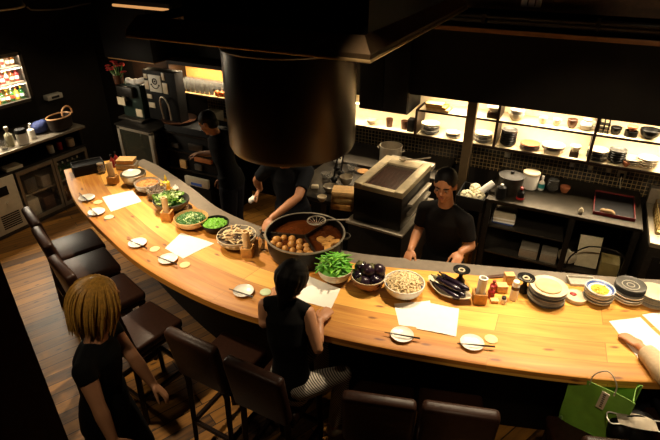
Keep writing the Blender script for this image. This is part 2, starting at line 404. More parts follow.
sheet('paper_placemat', [(300, 273), (340.5, 289), (331, 309), (284, 297)], 'white paper placemat under the hand of the seated person in black')
sheet('paper_placemat', [(394, 304), (430, 301), (432, 330), (399, 325)], 'white paper sheet left half of the pair before the shredded food bowl')
sheet('paper_placemat', [(426, 303), (459, 309.5), (456, 337), (416, 329)], 'white paper sheet right half of the pair before the long aubergines', 1.0038)
sheet('paper_placemat', [(609, 321.5), (640, 317.5), (674, 350), (640, 361)], 'white paper placemat under the hand in the beige sleeve')
sheet('paper_placemat', [(642, 315), (668, 311), (706, 338), (678, 348)], 'white paper placemat cut by the right edge, beyond the beige sleeve')

# small plates, chopsticks and coasters
def place_setting(pl, st, co_, where, cocol=PALEWOOD, comat_label='pale'):
    p = at(*pl, 1.01); r = .0625
    tag(plate_mb(r).build('side_plate', WHITE, None, True, loc=(p.x, p.y, 1.0)), 'small round white plate %s' % where, 'plate', 'small white plates along the counter')
    a = at(*st[0], 1.02); b = at(*st[1], 1.02); d = (b-a); d.z = 0; u = d.normalized(); n = Vector((-u.y, u.x, 0)); mid = (a+b)/2
    for k in (-1, 1):
        m = MB(); L = max(.17, d.length)/2
        m.tube([u*(-L) + n*(.0026*k), u*L + n*(.0036*k)], [.0014, .0028], 6)
        tag(m.build('chopstick', STICK, None, True, loc=(mid.x, mid.y, 1.0212)), 'dark chopstick on the white plate %s' % where, 'chopstick', 'chopsticks on the white plate %s' % where)
    if co_:
        q = at(*co_, 1.0); m = MB().lathe([(.031, 0), (.034, .002), (.034, .005), (.031, .007), (.003, .007)], 24)
        tag(m.build('coaster', cocol, None, True, loc=(q.x, q.y, 1.0)), '%s coaster beside the white plate %s' % (comat_label, where), 'coaster', 'coasters by the white plates')
COA = mat('cream_coaster', '#dcc48a', .7); COG = mat('mint_coaster', '#b9c8a0', .7)
place_setting((86.8, 198), ((79, 193), (88, 201)), (98, 202.5), 'at the far left end of the bar', COA, 'cream')
place_setting((96.6, 212), ((89, 207), (98, 216)), (109, 217.5), 'second from the far left end of the bar', COG, 'pale green')
place_setting((137.5, 243.2), ((127, 239), (147, 248.5)), (155, 249.5), 'third from the far left end of the bar', COA, 'cream')
place_setting((168, 259.2), ((157, 256.5), (177, 264.5)), (185, 265.3), 'below the placemat by the herb bowl', COA, 'cream')
place_setting((243.5, 291.2), ((229, 289), (253, 297)), (265.5, 292.5), 'left of the seated person in black', COG, 'mint green')
place_setting((402, 335), ((384.5, 332.3), (420, 338.6)), None, 'below the paired paper sheets')
place_setting((472, 343), ((457, 343.5), (495, 346.8)), (491, 339.5), 'right of the paired paper sheets', COA, 'cream')

# ---- bowls of vegetables, from left to right
def bowl(px, py, r, h, name, label, m_, th=.006, foot=.45, cat='bowl', rimm=None):
    p = at(px, py, TOP+h); t = thing(name, label, cat, (p.x, p.y, TOP))
    bowl_mb(r, h, th, foot).build('bowl_body', m_, t)
    if rimm: MB().torus((0, 0, h+.001), r-.002, .0032, 32).build('rim', rimm, t)
    return t, Vector((p.x, p.y, TOP))
# metal basket stack and crumbs
t, c = bowl(133, 173, .105, .10, 'steel_bowl', 'wide steel bowl at the far left with a white plate lying on top', STEEL)
q = plate_mb(.075).build('small_plate', WHITE, None, True, loc=(c.x+.02, c.y-.03, c.z+.1035)); tag(q, 'small white plate lying across the far left steel bowl', 'plate')
t, c = bowl(147, 182, .104, .08, 'crumb_bowl', 'grey bowl heaped with orange brown crumbs beside the round wire basket', GREYC)
tag(heap_mb(.092, .03, 90, .016, 5).build('orange_crumbs', ORANGE, None, True, loc=(c.x, c.y, c.z+.055)), 'orange brown crumbs heaped in the grey bowl', 'crumbs', kind='stuff')
def wire_basket(px, py, r, h):
    p = at(px, py, TOP+h); t = thing('wire_basket', 'round steel wire basket of brown flakes beside the lettuce bowl', 'basket', (p.x, p.y, TOP))
    m = MB()
    for k in range(4): m.torus((0, 0, .006+k*(h-.008)/3), r*(.88+.04*k), .003, 28)
    for k in range(22): a = 2*PI*k/22; m.tube([(r*.88*math.cos(a), r*.88*math.sin(a), .006), (r*math.cos(a), r*math.sin(a), h)], .0018, 5)
    m.build('wire_frame', STEEL, t); MB().lathe([(r*.8, .003), (r*.84, .02), (r*.9, h*.75), (r*.86, h*.75), (.003, h*.72)], 24).build('liner', GREYC, t); return p
p = wire_basket(156, 187, .078, .095)
tag(heap_mb(.066, .02, 60, .016, 8).build('brown_flakes', MUSHD, None, True, loc=(p.x, p.y, TOP+.071)), 'brown flakes filling the round wire basket', 'flakes', kind='stuff')
# lettuce
t, c = bowl(171, 199, .138, .085, 'dark_bowl', 'large dark bowl heaped with torn green lettuce', DGREY)
q = random.Random(3)
LEAFG = 'torn lettuce leaves in the large dark bowl'
for i in range(22):
    a = q.uniform(0, 2*PI); d = .105*math.sqrt(q.random()); w = q.uniform(.035, .055); m = MB(); n = 7
    vs = []
    for iu in range(n):
        row = []
        for iv in range(5):
            u = iu/(n-1)*2-1; v = iv/4*2-1; wd = math.sqrt(max(.05, 1-u*u*.9))
            row.append(m.v((u*w, v*w*.6*wd, .012*v*v + .008*math.sin(u*5+iv*2+i) + .012*u*u)))
        vs.append(row)
    for iu in range(n-1):
        for iv in range(4): m.f([vs[iu][iv], vs[iu+1][iv], vs[iu+1][iv+1], vs[iu][iv+1]])
    bmesh.ops.solidify(m.bm, geom=m.bm.faces[:], thickness=.003)
    o = m.build('lettuce_leaf', [GREEN3, PALEGREEN, PALEGREEN, GREEN4][i % 4], None, True, loc=(c.x+d*math.cos(a), c.y+d*math.sin(a), TOP+.078+.022*(1-(d/.11)**2)+.001*i*.5), ang=60)
    o.rotation_euler = (q.uniform(-.4, .4), q.uniform(-.4, .4), q.uniform(0, 2*PI)); tag(o, 'torn lettuce leaf heaped in the large dark bowl', 'lettuce', LEAFG)
tag(heap_mb(.11, .03, 10, .02, 8).build('lettuce_shreds', GREEN4, None, True, loc=(c.x, c.y, TOP+.045)), 'lettuce shreds at the bottom of the large dark bowl', 'lettuce', kind='stuff')
# yellow squeeze bottle and garlic
def bottle_mb(r, h, neck=.35, nr=.35):
    return MB().lathe([(r*.9, 0), (r, .006), (r, h*.55), (r*.9, h*.63), (r*nr, h*.74), (r*nr*.9, h*.9)], 16)
p = at(167, 188, 1.0); t = thing('squeeze_bottle', 'small yellow squeeze bottle behind the lettuce bowl', 'bottle', (p.x, p.y, TOP-.006))
bottle_mb(.03, .10).build('bottle_body', LEMON, t); MB().lathe([(.012, .088), (.012, .097), (.005, .112), (.004, .125)], 12).build('nozzle', LEMON, t)
for i, (px, py, w) in enumerate([(176, 190, 'behind the lettuce bowl'), (186, 209, 'between the lettuce bowl and the pale herb bowl')]):
    p = at(px, py, 1.0); m = MB().lathe([(.008, 0), (.02, .004), (.026, .016), (.02, .03), (.008, .04), (.004, .05)], 12)
    tag(m.build('garlic_bulb', WHITE, None, True, loc=(p.x, p.y, TOP)), 'small white garlic bulb ' + w, 'garlic')
# herb bowl
t, c = bowl(191, 217, .124, .07, 'wooden_bowl', 'pale wooden bowl of chopped dark green herbs', PALEWOOD, .009, .55)
tag(heap_mb(.108, .03, 420, .022, 11, .6).build('chopped_herbs', GREEN4, None, True, loc=(c.x, c.y, c.z+.045)), 'chopped dark green herbs in the pale wooden bowl', 'herbs', kind='stuff')
tag(heap_mb(.09, .03, 150, .02, 13, .6).build('herb_stalks', PALEGREEN, None, True, loc=(c.x, c.y, c.z+.0475)), 'pale green stalk pieces among the herbs in the pale wooden bowl', 'herb stalks', kind='stuff')
# scallions
t, c = bowl(215, 222, .10, .065, 'scallion_bowl', 'small black bowl of bright green sliced scallions', BLACKC)
tag(heap_mb(.088, .032, 420, .016, 17, .8).build('sliced_scallions', GREEN2, None, True, loc=(c.x, c.y, c.z+.04)), 'bright green sliced scallions in the small black bowl', 'scallions', kind='stuff')
# mushroom bowl with a patterned rim
t, c = bowl(236.5, 235, .134, .08, 'mushroom_bowl', 'grey patterned bowl piled with brown mushroom strips', GREYC, rimm=CREAM)
for k in range(18):
    a = 2*PI*k/18; m = MB(); m.box((0, 0, 0), (.004, .018, .03), .001); o = m.build('glaze_stripe', WHITE, t); o.location = (.127*math.cos(a), .127*math.sin(a), .052); o.rotation_euler = (0, .55, a)
tag(MB().lathe([(.1, .0), (.112, .02), (.004, .03)], 20).build('mushroom_bits', MUSHD, None, True, loc=(c.x, c.y, c.z+.038)), 'dark mushroom bits under the strips in the grey patterned bowl', 'mushrooms', kind='stuff')
q = random.Random(21)
for i in range(58):
    a = q.uniform(0, 2*PI); d = .095*math.sqrt(q.random()); L = q.uniform(.03, .055); m = MB()
    m.tube([(-L, 0, 0), (-L*.3, .004, .004), (L*.4, -.003, .003), (L, 0, 0)], [.004, .007, .007, .004], 6, flat=.6)
    o = m.build('mushroom_strip', [MUSH, PALEVEG, MUSHD, PALEVEG][i % 4], None, True, loc=(c.x+d*math.cos(a), c.y+d*math.sin(a), c.z+.066+.028*(1-(d/.1)**2)+q.uniform(0, .008)))
    o.rotation_euler = (q.uniform(-.3, .3), q.uniform(-.35, .35), q.uniform(0, PI)); tag(o, 'brown mushroom strip piled in the grey patterned bowl', 'mushroom', 'mushroom strips in the grey patterned bowl')
# chopstick holders: square wooden block and leaning paper tube
def holder(px, py, label, lean, tall=.13, tr=.021, tm=None, rz=.4):
    p = at(px, py, 1.0); t = thing('chopstick_holder', label, 'holder', (p.x, p.y+.0, TOP), rz)
    m = MB(); w = .036; hh = .07
    for sx, sy, ax, ay in ((1, 0, .005, w), (-1, 0, .005, w), (0, 1, w, .005), (0, -1, w, .005)): m.slab(sx*(w-.0025)-ax, sx*(w-.0025)+ax, sy*(w-.0025)-ay, sy*(w-.0025)+ay, 0, hh, .0015)
    m.slab(-w, w, -w, w, 0, .008); m.build('wooden_box', MIDWOOD, t)
    m = MB(); d = Vector((lean[0], lean[1], 1)).normalized(); ref = Vector((1, 0, 0)); a = (ref-d*ref.dot(d)).normalized(); b = d.cross(a); o0 = Vector((0, 0, .012)); rs = []
    for rr, zz in ((tr, 0), (tr, tall), (tr*.72, tall), (tr*.72, tall-.05), (.002, tall-.05)): rs.append([o0+d*zz+a*rr*math.cos(2*PI*k/18)+b*rr*math.sin(2*PI*k/18) for k in range(18)])
    m.rings(rs); m.build('paper_tube', tm or PAPER, t); return t
TUBEM = mat('tan_paper_tube', '#d9bb8c', .7)
holder(114, 183, 'wooden chopstick holder with leaning tan tube at the far left', (-.12, .1), .17, .028, TUBEM)
holder(168, 219, 'wooden chopstick holder with tan tube in front of the lettuce bowl', (-.05, .06), .165, .023, TUBEM)
holder(248, 255, 'wooden chopstick holder with tan tube beside the mushroom bowl', (-.03, .03), .17, .025, TUBEM)
holder(478.5, 301, 'wooden chopstick holder with white paper tube by the red sauce bottles', (.05, .05), .15, .026)
# bottles next to the pot
p = at(262, 249, 1.0); t = thing('glass_bottle', 'clear glass bottle standing between the mushroom bowl and the big pot', 'bottle', (p.x, p.y, TOP))
bottle_mb(.022, .16).build('bottle_body', CLEAR, t); MB().lathe([(.01, .142), (.01, .156), (.008, .16)], 12).build('cap', STEEL, t)
# far left corner: black tray, jar, red capped bottles, brown boxes
a = at(72, 176.5, 1.0); b = at(95, 171.5, 1.0); d = b-a; t = thing('black_basket', 'black rectangular basket full of dark cloth at the far left corner of the bar', 'basket', ((a.x+b.x)/2, (a.y+b.y)/2+.06, TOP), math.atan2(d.y, d.x))
m = MB(); L = d.length/2+.03
for s in (-1, 1): m.slab(-L, L, s*.07-.004, s*.07+.004, 0, .085, .002); m.slab(s*L-.004, s*L+.004, -.07, .07, 0, .085, .002)
m.slab(-L, L, -.07, .07, 0, .006); m.slab(-L+.004, L-.004, -.066, .066, .006, .078); m.build('basket_body', mat('black_weave', '#0b0a0a', .6), t)
MB().tube([(-L, -.07, .087), (L, -.07, .087), (L, .07, .087), (-L, .07, .087), (-L, -.07, .087)], .005, 6).build('rim', BLACK, t)
p = at(102, 173, 1.0); t = thing('glass_jar', 'small clear glass jar beside the black basket', 'jar', (p.x, p.y, TOP)); MB().lathe([(.028, 0), (.032, .005), (.032, .07), (.026, .08), (.026, .085), (.023, .085), (.029, .06), (.029, .008), (.002, .008)], 18).build('jar_body', CLEAR, t); MB().lathe([(.028, .084), (.028, .094), (.003, .096)], 16).build('lid', STEEL, t)
for i, (px, py, w, mm) in enumerate([(113.5, 168, 'nearer', RED), (117.5, 165, 'farther', RED)]):
    p = at(px, py, .995); t = thing('sauce_bottle', '%s of two slim red sauce bottles behind the far left holder' % w, 'bottle', (p.x, p.y, .994)); bottle_mb(.02, .13).build('bottle_body', mm, t); MB().lathe([(.009, .115), (.009, .132), (.003, .135)], 12).build('cap', BLACK, t)
zt = TOP
for i, (px, py, w, h, l) in enumerate([(124, 175, .085, .05, 'lower steel lidded box at the far left bowls'), (124, 175, .075, .04, 'brown wooden lidded box stacked on the far left steel box')]):
    p = at(px, py-4, 1.0); t = thing('lidded_box', l, 'box', (p.x-.03, p.y+.07, zt), .5); mm = STEEL if i == 0 else PALEWOOD
    MB().slab(-w, w, -w*.7, w*.7, 0, h*.75, .006).build('box_body', mm, t); MB().slab(-w*1.04, w*1.04, -w*.74, w*.74, h*.75, h, .004).build('lid', mm, t); zt += h
# green beans
t, c = bowl(335, 267.5, .108, .085, 'ceramic_bowl', 'cream bowl piled high with green beans', CREAM)
q = random.Random(4)
tag(MB().lathe([(.09, 0), (.1, .02), (.06, .05), (.004, .062)], 18).build('bean_pieces', GREEN1, None, True, loc=(c.x, c.y, c.z+.045)), 'green bean pieces at the core of the bean pile', 'beans', kind='stuff')
for i in range(64):
    a = q.uniform(0, 2*PI); d = .088*math.sqrt(q.random()); L = q.uniform(.045, .068); k = q.uniform(-.012, .012); m = MB()
    m.tube([(-L, k, .004), (-L*.6, 0, .004), (0, -k*.6, .006), (L*.6, 0, .003), (L*.93, k, 0), (L*1.06, k*1.5, 0)], [.0022, .0052, .006, .0055, .003, .001], 6)
    o = m.build('green_bean', [GREEN1, GREEN1, GREEN2][i % 3], None, True, loc=(c.x+d*math.cos(a)*.9, c.y+d*math.sin(a)*.9, c.z+.092+.062*(1-(d/.095)**2)+q.uniform(-.008, .012)))
    o.rotation_euler = (q.uniform(-.2, .2), q.uniform(-.55, .55), q.gauss(.6, .75)); tag(o, 'green bean in the pile in the cream bowl', 'green bean', 'green beans in the cream bowl')
# round aubergines
t, c = bowl(368.5, 275, .104, .085, 'brown_bowl', 'reddish brown bowl of round dark aubergines', mat('red_brown_ceramic', '#8d5c40', .35, var=.15), rimm=CREAM)
SP = [(-.05, -.035, .07, .046), (.0, -.06, .07, .040), (.055, -.025, .072, .044), (.045, .045, .075, .045), (-.035, .045, .08, .046), (.0, .0, .118, .046), (-.055, .01, .115, .042), (.052, .03, .122, .042)]
for i, (x, y, z, r) in enumerate(SP):
    o = thing('round_aubergine', 'round dark purple aubergine heaped in the reddish brown bowl', 'aubergine', (c.x+x, c.y+y, TOP+z), 0, 'round aubergines in the reddish brown bowl')
    MB().lathe([(.002, -r), (r*.5, -r*.86), (r*.87, -r*.5), (r, 0), (r*.88, r*.48), (r*.55, r*.8), (r*.2, r*.95), (.002, r*.96)], 18).build('fruit', [AUB, AUBR][i % 2], o)
    m = MB(); m.lathe([(.005, r*1.25), (.006, r*1.0), (r*.5, r*.88), (r*.55, r*.80), (.002, r*.78)], 10); m.build('calyx', STEMG, o)
    o.rotation_euler = (R.uniform(-1.2, 1.2), R.uniform(-1.2, 1.2), R.uniform(0, 6))
# shredded food bowl, white with a blue band
t, c = bowl(404.5, 282, .119, .085, 'blue_rimmed_bowl', 'white and blue bowl of pale shredded food', WHITE, rimm=WHITE)
MB().lathe([(.094, .040), (.0985, .045), (.1135, .066), (.1125, .066), (.097, .046)], 32, cap=False).build('blue_band', BLUE, t)
m = MB(); q = random.Random(9); m.lathe([(.098, 0), (.09, .02), (.05, .045), (.004, .052)], 20)
for i in range(320):
    a = q.uniform(0, 2*PI); d = .096*math.sqrt(q.random()); L = q.uniform(.014, .026); z = .012+.045*(1-(d/.1)**2)+q.uniform(-.004, .008); th = q.uniform(0, PI)
    x, y = d*math.cos(a), d*math.sin(a); ex, ey = L*math.cos(th), L*math.sin(th)
    m.tube([(x-ex, y-ey, z), (x+q.uniform(-.006, .006), y+q.uniform(-.006, .006), z+q.uniform(.002, .01)), (x+ex, y+ey, z+q.uniform(-.004, .004))], [.003, .0042, .003], 5)
tag(m.build('shredded_food', PALEVEG, None, True, loc=(c.x, c.y, c.z+.058)), 'pale yellow shredded food filling the blue and white bowl', 'shredded food', kind='stuff')
# long aubergines in a boat shaped dish
p0 = at(427, 280, 1.03); p1 = at(469, 303, 1.03); mid = (p0+p1)/2; ang = math.atan2(p1.y-p0.y, p1.x-p0.x); L = (p1-p0).length/2
t = thing('boat_dish', 'cream boat shaped dish of long shiny aubergines', 'dish', (mid.x, mid.y+.03, TOP), ang)
def boat(L, W, k, z): return [(L*k*math.cos(a), W*k*math.sin(a)*(1-.25*abs(math.cos(a))), z + (.012*math.cos(a)**2 if z > .01 else 0)) for a in [2*PI*i/36 for i in range(36)]]
MB().rings([boat(L, .085, .55, 0), boat(L, .085, .8, .012), boat(L, .085, 1.0, .035), boat(L, .085, .97, .037), boat(L, .085, .78, .018), boat(L, .085, .5, .008)]).build('dish_body', CREAM, t)
for i, (y, z, dl, k) in enumerate([(-.042, .038, 0, 1), (.0, .036, .012, 1), (.042, .038, -.01, .95), (-.022, .072, -.01, .95), (.024, .073, .015, 1)]):
    o = thing('long_aubergine', 'long shiny dark aubergine lying in the cream boat shaped dish', 'aubergine', (0, 0, 0), 0, 'long aubergines in the boat shaped dish')
    M_ = Matrix.Translation((mid.x, mid.y+.03, TOP)) @ Matrix.Rotation(ang, 4, 'Z'); w = M_ @ Vector((dl, y, z)); o.location = w; o.rotation_euler = (0, 0, ang + R.uniform(-.06, .06))
    MB().tube([(-.085*k, 0, .006), (-.07*k, 0, .003), (-.02, 0, 0), (.04*k, 0, 0), (.08*k, 0, .0), (.1*k, 0, .003), (.108*k, 0, .004)], [.010, .014, .018, .0205, .02, .012, .003], 12).build('fruit', AUB, o)
    MB().tube([(-.115*k, 0, .012), (-.097*k, 0, .008), (-.085*k, 0, .006), (-.07*k, 0, .003)], [.004, .005, .0125, .0155], 10).build('calyx', [mat('dark_calyx', '#2a2620', .6), STEMG][i % 2], o)
# flared black vases
def vase(px, py, label, rz=0):
    p = at(px, py, 1.0); t = thing('flared_vase', label, 'vase', (p.x, p.y, TOP), rz)
    MB().lathe([(.022, 0), (.03, .006), (.03, .03), (.013, .055), (.012, .075), (.036, .1), (.052, .106), (.051, .110), (.034, .106), (.012, .098), (.002, .096)], 22).build('vase_body', BLACKC, t)
    MB().torus((0, 0, .1045), .017, .005, 22).build('inner_ring', CREAM, t)
vase(459.5, 284, 'small black flared vase behind the long aubergines')
vase(523, 292, 'small black flared vase beside the tall grey plate stack')
# sauces
for px, py, w in [(490.5, 297, 'nearer'), (492.5, 291, 'farther')]:
    p = at(px, py, 1.0); t = thing('sauce_bottle', '%s of two small red sauce bottles beside the white paper tube' % w, 'bottle', (p.x, p.y, TOP)); bottle_mb(.021, .075).build('bottle_body', RED, t); MB().lathe([(.01, .066), (.01, .078), (.003, .08)], 12).build('cap', RED, t)
p = at(513, 299, 1.0); t = thing('shaker_bottle', 'tall white shaker bottle near the left black flared vase and plates', 'shaker', (p.x, p.y, TOP)); t['label'] = 'tall white shaker bottle between the wooden boxes and the black vase'
MB().lathe([(.022, 0), (.024, .005), (.022, .1), (.02, .105), (.003, .108)], 16).build('bottle_body', WHITE, t); MB().lathe([(.0235, .075), (.0235, .097)], 16, cap=False).build('dark_label', BROWNC, t); MB().lathe([(.02, .107), (.018, .128), (.003, .13)], 16).build('cap', WHITE, t)
for i, (px, py, w, d, h, l) in enumerate([(501, 291, .03, .025, .05, 'small pale wooden spice box behind the black and white pepper pot'), (508, 283, .028, .022, .07, 'taller pale wooden spice box at the counter rear'), (494, 302, .022, .016, .02, 'tiny low wooden spice box beside the red sauce bottles')]):
    p = at(px, py, 1.0); t = thing('spice_box', l, 'box', (p.x, p.y, TOP), .5); MB().slab(-w, w, -d, d, 0, h*.8, .003).build('box_body', PALEWOOD, t); MB().slab(-w*1.05, w*1.05, -d*1.05, d*1.05, h*.8, h, .003).build('lid', PALEWOOD, t)
p = at(503, 303, 1.0); t = thing('pepper_pot', 'small black and white pepper pot in front of the spice boxes', 'shaker', (p.x, p.y, TOP)); MB().lathe([(.014, 0), (.016, .004), (.016, .03), (.013, .034)], 14).build('pot_body', WHITE, t); MB().lathe([(.014, .034), (.013, .046), (.003, .05)], 14).build('cap', BLACKC, t)
a = at(487, 278, 1.0); b = at(507, 276, 1.0); t = thing('serving_tongs', 'flat brown wooden tongs behind the white paper tube', 'tongs', ((a.x+b.x)/2, (a.y+b.y)/2, TOP+.006), math.atan2(b.y-a.y, b.x-a.x))
for s in (-1, 1): MB().setm((0, s*.008, 0), (0, 0, s*.06)).slab(-.085, .085, -.007, .007, -.005, .004, .002).build('arm', BROWNC, t)
# plate stacks, every plate on its own
ORD = ['topmost', 'second from the top', 'third from the top', 'fourth from the top', 'fifth from the top', 'sixth from the top', 'seventh from the top', 'eighth from the top', 'ninth from the top']
def stack(px, py, ztop, n, r, name, where, cat, mats, kind='plate', dr=0.0, pitch=None, dx=0.0):
    p = at(px, py, TOP+ztop); pitch = pitch or ztop/n
    for i in range(n):
        k = n-1-i; rr = r*(1-dr*(i % 3)*.5)
        mb = plate_mb(rr, pitch*1.25) if kind == 'plate' else bowl_mb(rr, pitch*1.9, .005, .5)
        o = mb.build(name, mats[i % len(mats)], None, True, loc=(p.x+R.uniform(-.004, .004), p.y+R.uniform(-.004, .004), TOP+.0005+i*pitch))
        tag(o, '%s %s' % (ORD[k], where), cat, where.split(' in ')[-1] if ' in ' in where else where)
    return p
p = stack(549, 285, .108, 8, .105, 'large_plate', 'grey plate in the tall large plate stack', 'plate', [DGREY, GREYC, GREYC, CREAM], pitch=.0125)
tag(MB().lathe([(.068, 0), (.072, .003), (.072, .009), (.068, .012), (.003, .012)], 28).build('wooden_disc', mat('pale_disc', '#cfae80', .6), None, True, loc=(p.x, p.y, TOP+.0953)), 'pale round wooden disc lying on the tall grey plate stack', 'board')
p = at(576, 295, 1.03); t = thing('cream_dish', 'low round cream dish with red sauce beside the tall plate stack', 'dish', (p.x, p.y, TOP)); MB().lathe([(.052, 0), (.062, .006), (.064, .028), (.061, .03), (.057, .024), (.003, .022)], 24).build('dish_body', CREAM, t)
tag(MB().ell((0, 0, 0), (.02, .016, .006)).build('red_sauce', RED, None, True, loc=(p.x-.015, p.y+.01, TOP+.0265)), 'dab of red sauce in the low cream dish', 'sauce', kind='stuff')
p = stack(600, 289, .085, 4, .08, 'soup_bowl', 'grey bowl in the stack topped by blue rimmed bowl', 'bowl', [GREYC, GREYC, CREAM], 'bowl', pitch=.017)
t = thing('patterned_bowl', 'blue and white patterned bowl with yellow food on the bowl stack', 'bowl', (p.x, p.y, TOP+.066)); bowl_mb(.081, .03, .005, .55).build('bowl_body', WHITE, t); MB().lathe([(.081, .031), (.074, .0265), (.062, .0185), (.0635, .0175), (.076, .026), (.0818, .0305)], 28, cap=False).build('blue_rim', BLUE, t)
tag(heap_mb(.05, .010, 60, .012, 30).build('yellow_food', mat('yellow_food', '#c9b23a', .7, var=.2), None, True, loc=(p.x, p.y, TOP+.066+.017)), 'yellow food in the patterned blue and white bowl', 'food', kind='stuff')
p = stack(628, 293, .05, 3, .084, 'pale_bowl', 'pale bowl in the stack under the dark plates', 'bowl', [CREAM, GREYC], 'bowl', pitch=.016)
for i in range(4):
    o = thing('dark_plate', '%s dark grey ringed plate on the pale bowl stack' % ORD[3-i], 'plate', (p.x, p.y+.004, TOP+.0655+i*.011), 0, 'dark ringed plates on the pale bowl stack')
    plate_mb(.083, .014).build('plate_body', DGREY, o)
    if i == 3:
        for r_ in (.02, .045): MB().torus((0, 0, .0075), r_, .0028, 26).build('raised_ring', GREYC, o)
p = stack(654, 293, .07, 6, .088, 'cream_plate', 'cream plate in the stack at the right edge of the photo', 'plate', [CREAM, GREYC, CREAM], pitch=.0135)
a = at(577, 286, 1.0); t = thing('flat_tray', 'flat beige tray behind the low cream dish', 'tray', (a.x+.02, a.y+.05, TOP), .4); m = MB()
m.slab(-.08, .08, -.045, .045, 0, .005, .002)
for s in (-1, 1): m.slab(-.08, .08, s*.043-.003, s*.043+.003, .003, .02, .001); m.slab(s*.078-.003, s*.078+.003, -.045, .045, .003, .02, .001)
m.build('tray_body', GREYC, t)

# ------------------------------------------------------------------ the big round pot
pc = at(305, 233, 1.15); PR = .256
pot = thing('cooking_pot', 'big round black iron pot simmering on the counter below the hood', 'pot', (pc.x, pc.y, TOP))
MB().lathe([(PR*.8, 0), (PR*.9, .006), (PR*.97, .05), (PR, .15), (PR*1.03, .152), (PR*1.03, .158), (PR*.985, .158), (PR*.96, .07), (PR*.9, .02), (.004, .018)], 56).build('pot_body', POTM, pot)
MB().torus((0, 0, .156), PR*1.015, .007, 56).build('rim', STEEL, pot)
m = MB()
for a in (math.radians(200), math.radians(80), math.radians(-40)):
    m.setm((0, 0, 0), (0, 0, a)).slab(0, PR*.955, -.003, .003, .03, .135)
m.build('divider', DSTEEL, pot)
for s in (0, PI): MB().setm((0, 0, .13), (0, 0, s+.5)).torus((PR*1.0, 0, 0), .04, .007, 12, 6, a0=-PI/2, a1=PI/2).build('handle', DSTEEL, pot)
tag(MB().lathe([(PR*.965, 0), (PR*.965, .004), (.004, .004)], 48).build('broth', BROTH, None, True, loc=(pc.x, pc.y, TOP+.105)), 'dark brown broth filling the big iron pot', 'broth', kind='stuff')
q = random.Random(6); done = []
def inpot(u, v, r, z=.112):
    for x, y, s in done:
        if (x-u)**2+(y-v)**2 < (r+s)**2*.8: return False
    done.append((u, v, r)); o = MB().ell((0, 0, 0), (r, r*.85, r*.8), (q.random(), q.random(), q.random()*3)).build('simmered_taro', TARO, None, True, loc=(pc.x+u, pc.y+v, TOP+z))
    tag(o, 'round brown simmered taro floating in the left half of the pot', 'taro', 'simmered taro in the big pot'); return True
n = 0
for k in range(900):
    a = math.radians(q.uniform(206, 314)); d = q.uniform(.05, PR*.86)
    if n < 24 and inpot(d*math.cos(a), d*math.sin(a), q.uniform(.024, .032)): n += 1
for i, (u, v) in enumerate([(.17, .0), (.2, .05), (.15, .06), (.2, -.05), (.11, .03)]):
    m = MB(); m.slab(-.032, .032, -.022, .022, -.012, .014, .006); tag(m.build('fried_tofu', MIDWOOD, None, True, loc=(pc.x+u, pc.y+v, TOP+.112), rz=i*.7), 'flat golden tofu piece floating in the right side of the pot', 'tofu', 'golden tofu pieces in the pot')
# wire ring strainer lying over the pot rim
t = thing('wire_strainer', 'round wire skimmer with a long handle resting across the pot rim', 'skimmer', (pc.x, pc.y, TOP+.166))
rc = at(316.5, 220, 1.17) - Vector((pc.x, pc.y, 0)); he = at(350, 219, 1.17) - Vector((pc.x, pc.y, 0)); rc.z = he.z = 0
MB().torus((rc.x, rc.y, 0), .062, .005, 28).build('ring', STEEL, t)
m = MB(); u = (he-rc).normalized(); m.tube([rc+u*.06, he], [.0045, .006], 8); m.build('handle', STEEL, t)
m = MB()
for k in range(6): a = PI*k/6; m.tube([rc+Vector((.06*math.cos(a), .06*math.sin(a), 0)), rc+Vector((0, 0, -.035)), rc-Vector((.06*math.cos(a), .06*math.sin(a), 0))], .0018, 5)
m.build('mesh', STEEL, t)
# ------------------------------------------------------------------ crockery shelves on the back wall
ZU, ZL = 1.437, 1.195
sh = thing('crockery_shelf', 'long two tier wall shelf of crockery lit from within', 'shelf', B(0, 0, 0), BA)
MB().slab(-1.35, 4.0, 0, .27, ZL-.022, ZL, .002).build('lower_board', DARKWOOD, sh)
MB().slab(.06, 4.0, 0, .27, ZU-.017, ZU, .002).build('upper_board', DARKWOOD, sh)
MB().slab(-1.34, 3.99, .012, .269, ZL, ZL+.001).build('painted_glow_sheet', SHELFBACK, sh, False); MB().slab(.09, 3.99, .012, .269, ZU, ZU+.001).build('painted_glow_sheet', SHELFBACK, sh, False)  # pale sheets paint the LED wash onto the dark board tops
MB().slab(.02, 4.0, .27, .284, ZL, 1.60).build('back_panel', SHELFBACK, sh, False)
MB().slab(-1.35, .02, .27, .284, ZL, 1.41).build('back_panel', SHELFBACK, sh, False)
for s_ in (.07, .80, 1.575, 2.4): MB().slab(s_-.011, s_+.011, .002, .268, ZL, 1.599 if s_ > .5 else ZU-.018).build('divider', DARKWOOD, sh)
for a_, b_, z_ in ((.09, 3.9, 1.598), (.09, .78, ZU-.019), (.82, 1.56, ZU-.019), (1.59, 3.9, ZU-.019), (-1.2, .0, 1.407)): MB().slab(a_, b_, .03, .042, z_-.007, z_).build('led_strip', LED, sh)
AREAS = [(2.0, .05, 1.585, 3.7, 42), (.43, .05, ZU-.03, .66, 8), (1.19, .05, ZU-.03, .7, 10), (2.7, .05, ZU-.03, 2.2, 28), (-.5, .05, 1.39, 1.0, 7)]
def on_shelf(px, z, d=.085): 
    s_ = bs(px, 130, d)[0]; return B(s_, d, z)
def one(mb, name, m_, label, cat, px, z, group=None, d=.085, rz=0.0):
    p = on_shelf(px, z, d); return tag(mb.build(name, m_, None, True, loc=p, rz=BA+rz), label, cat, group)
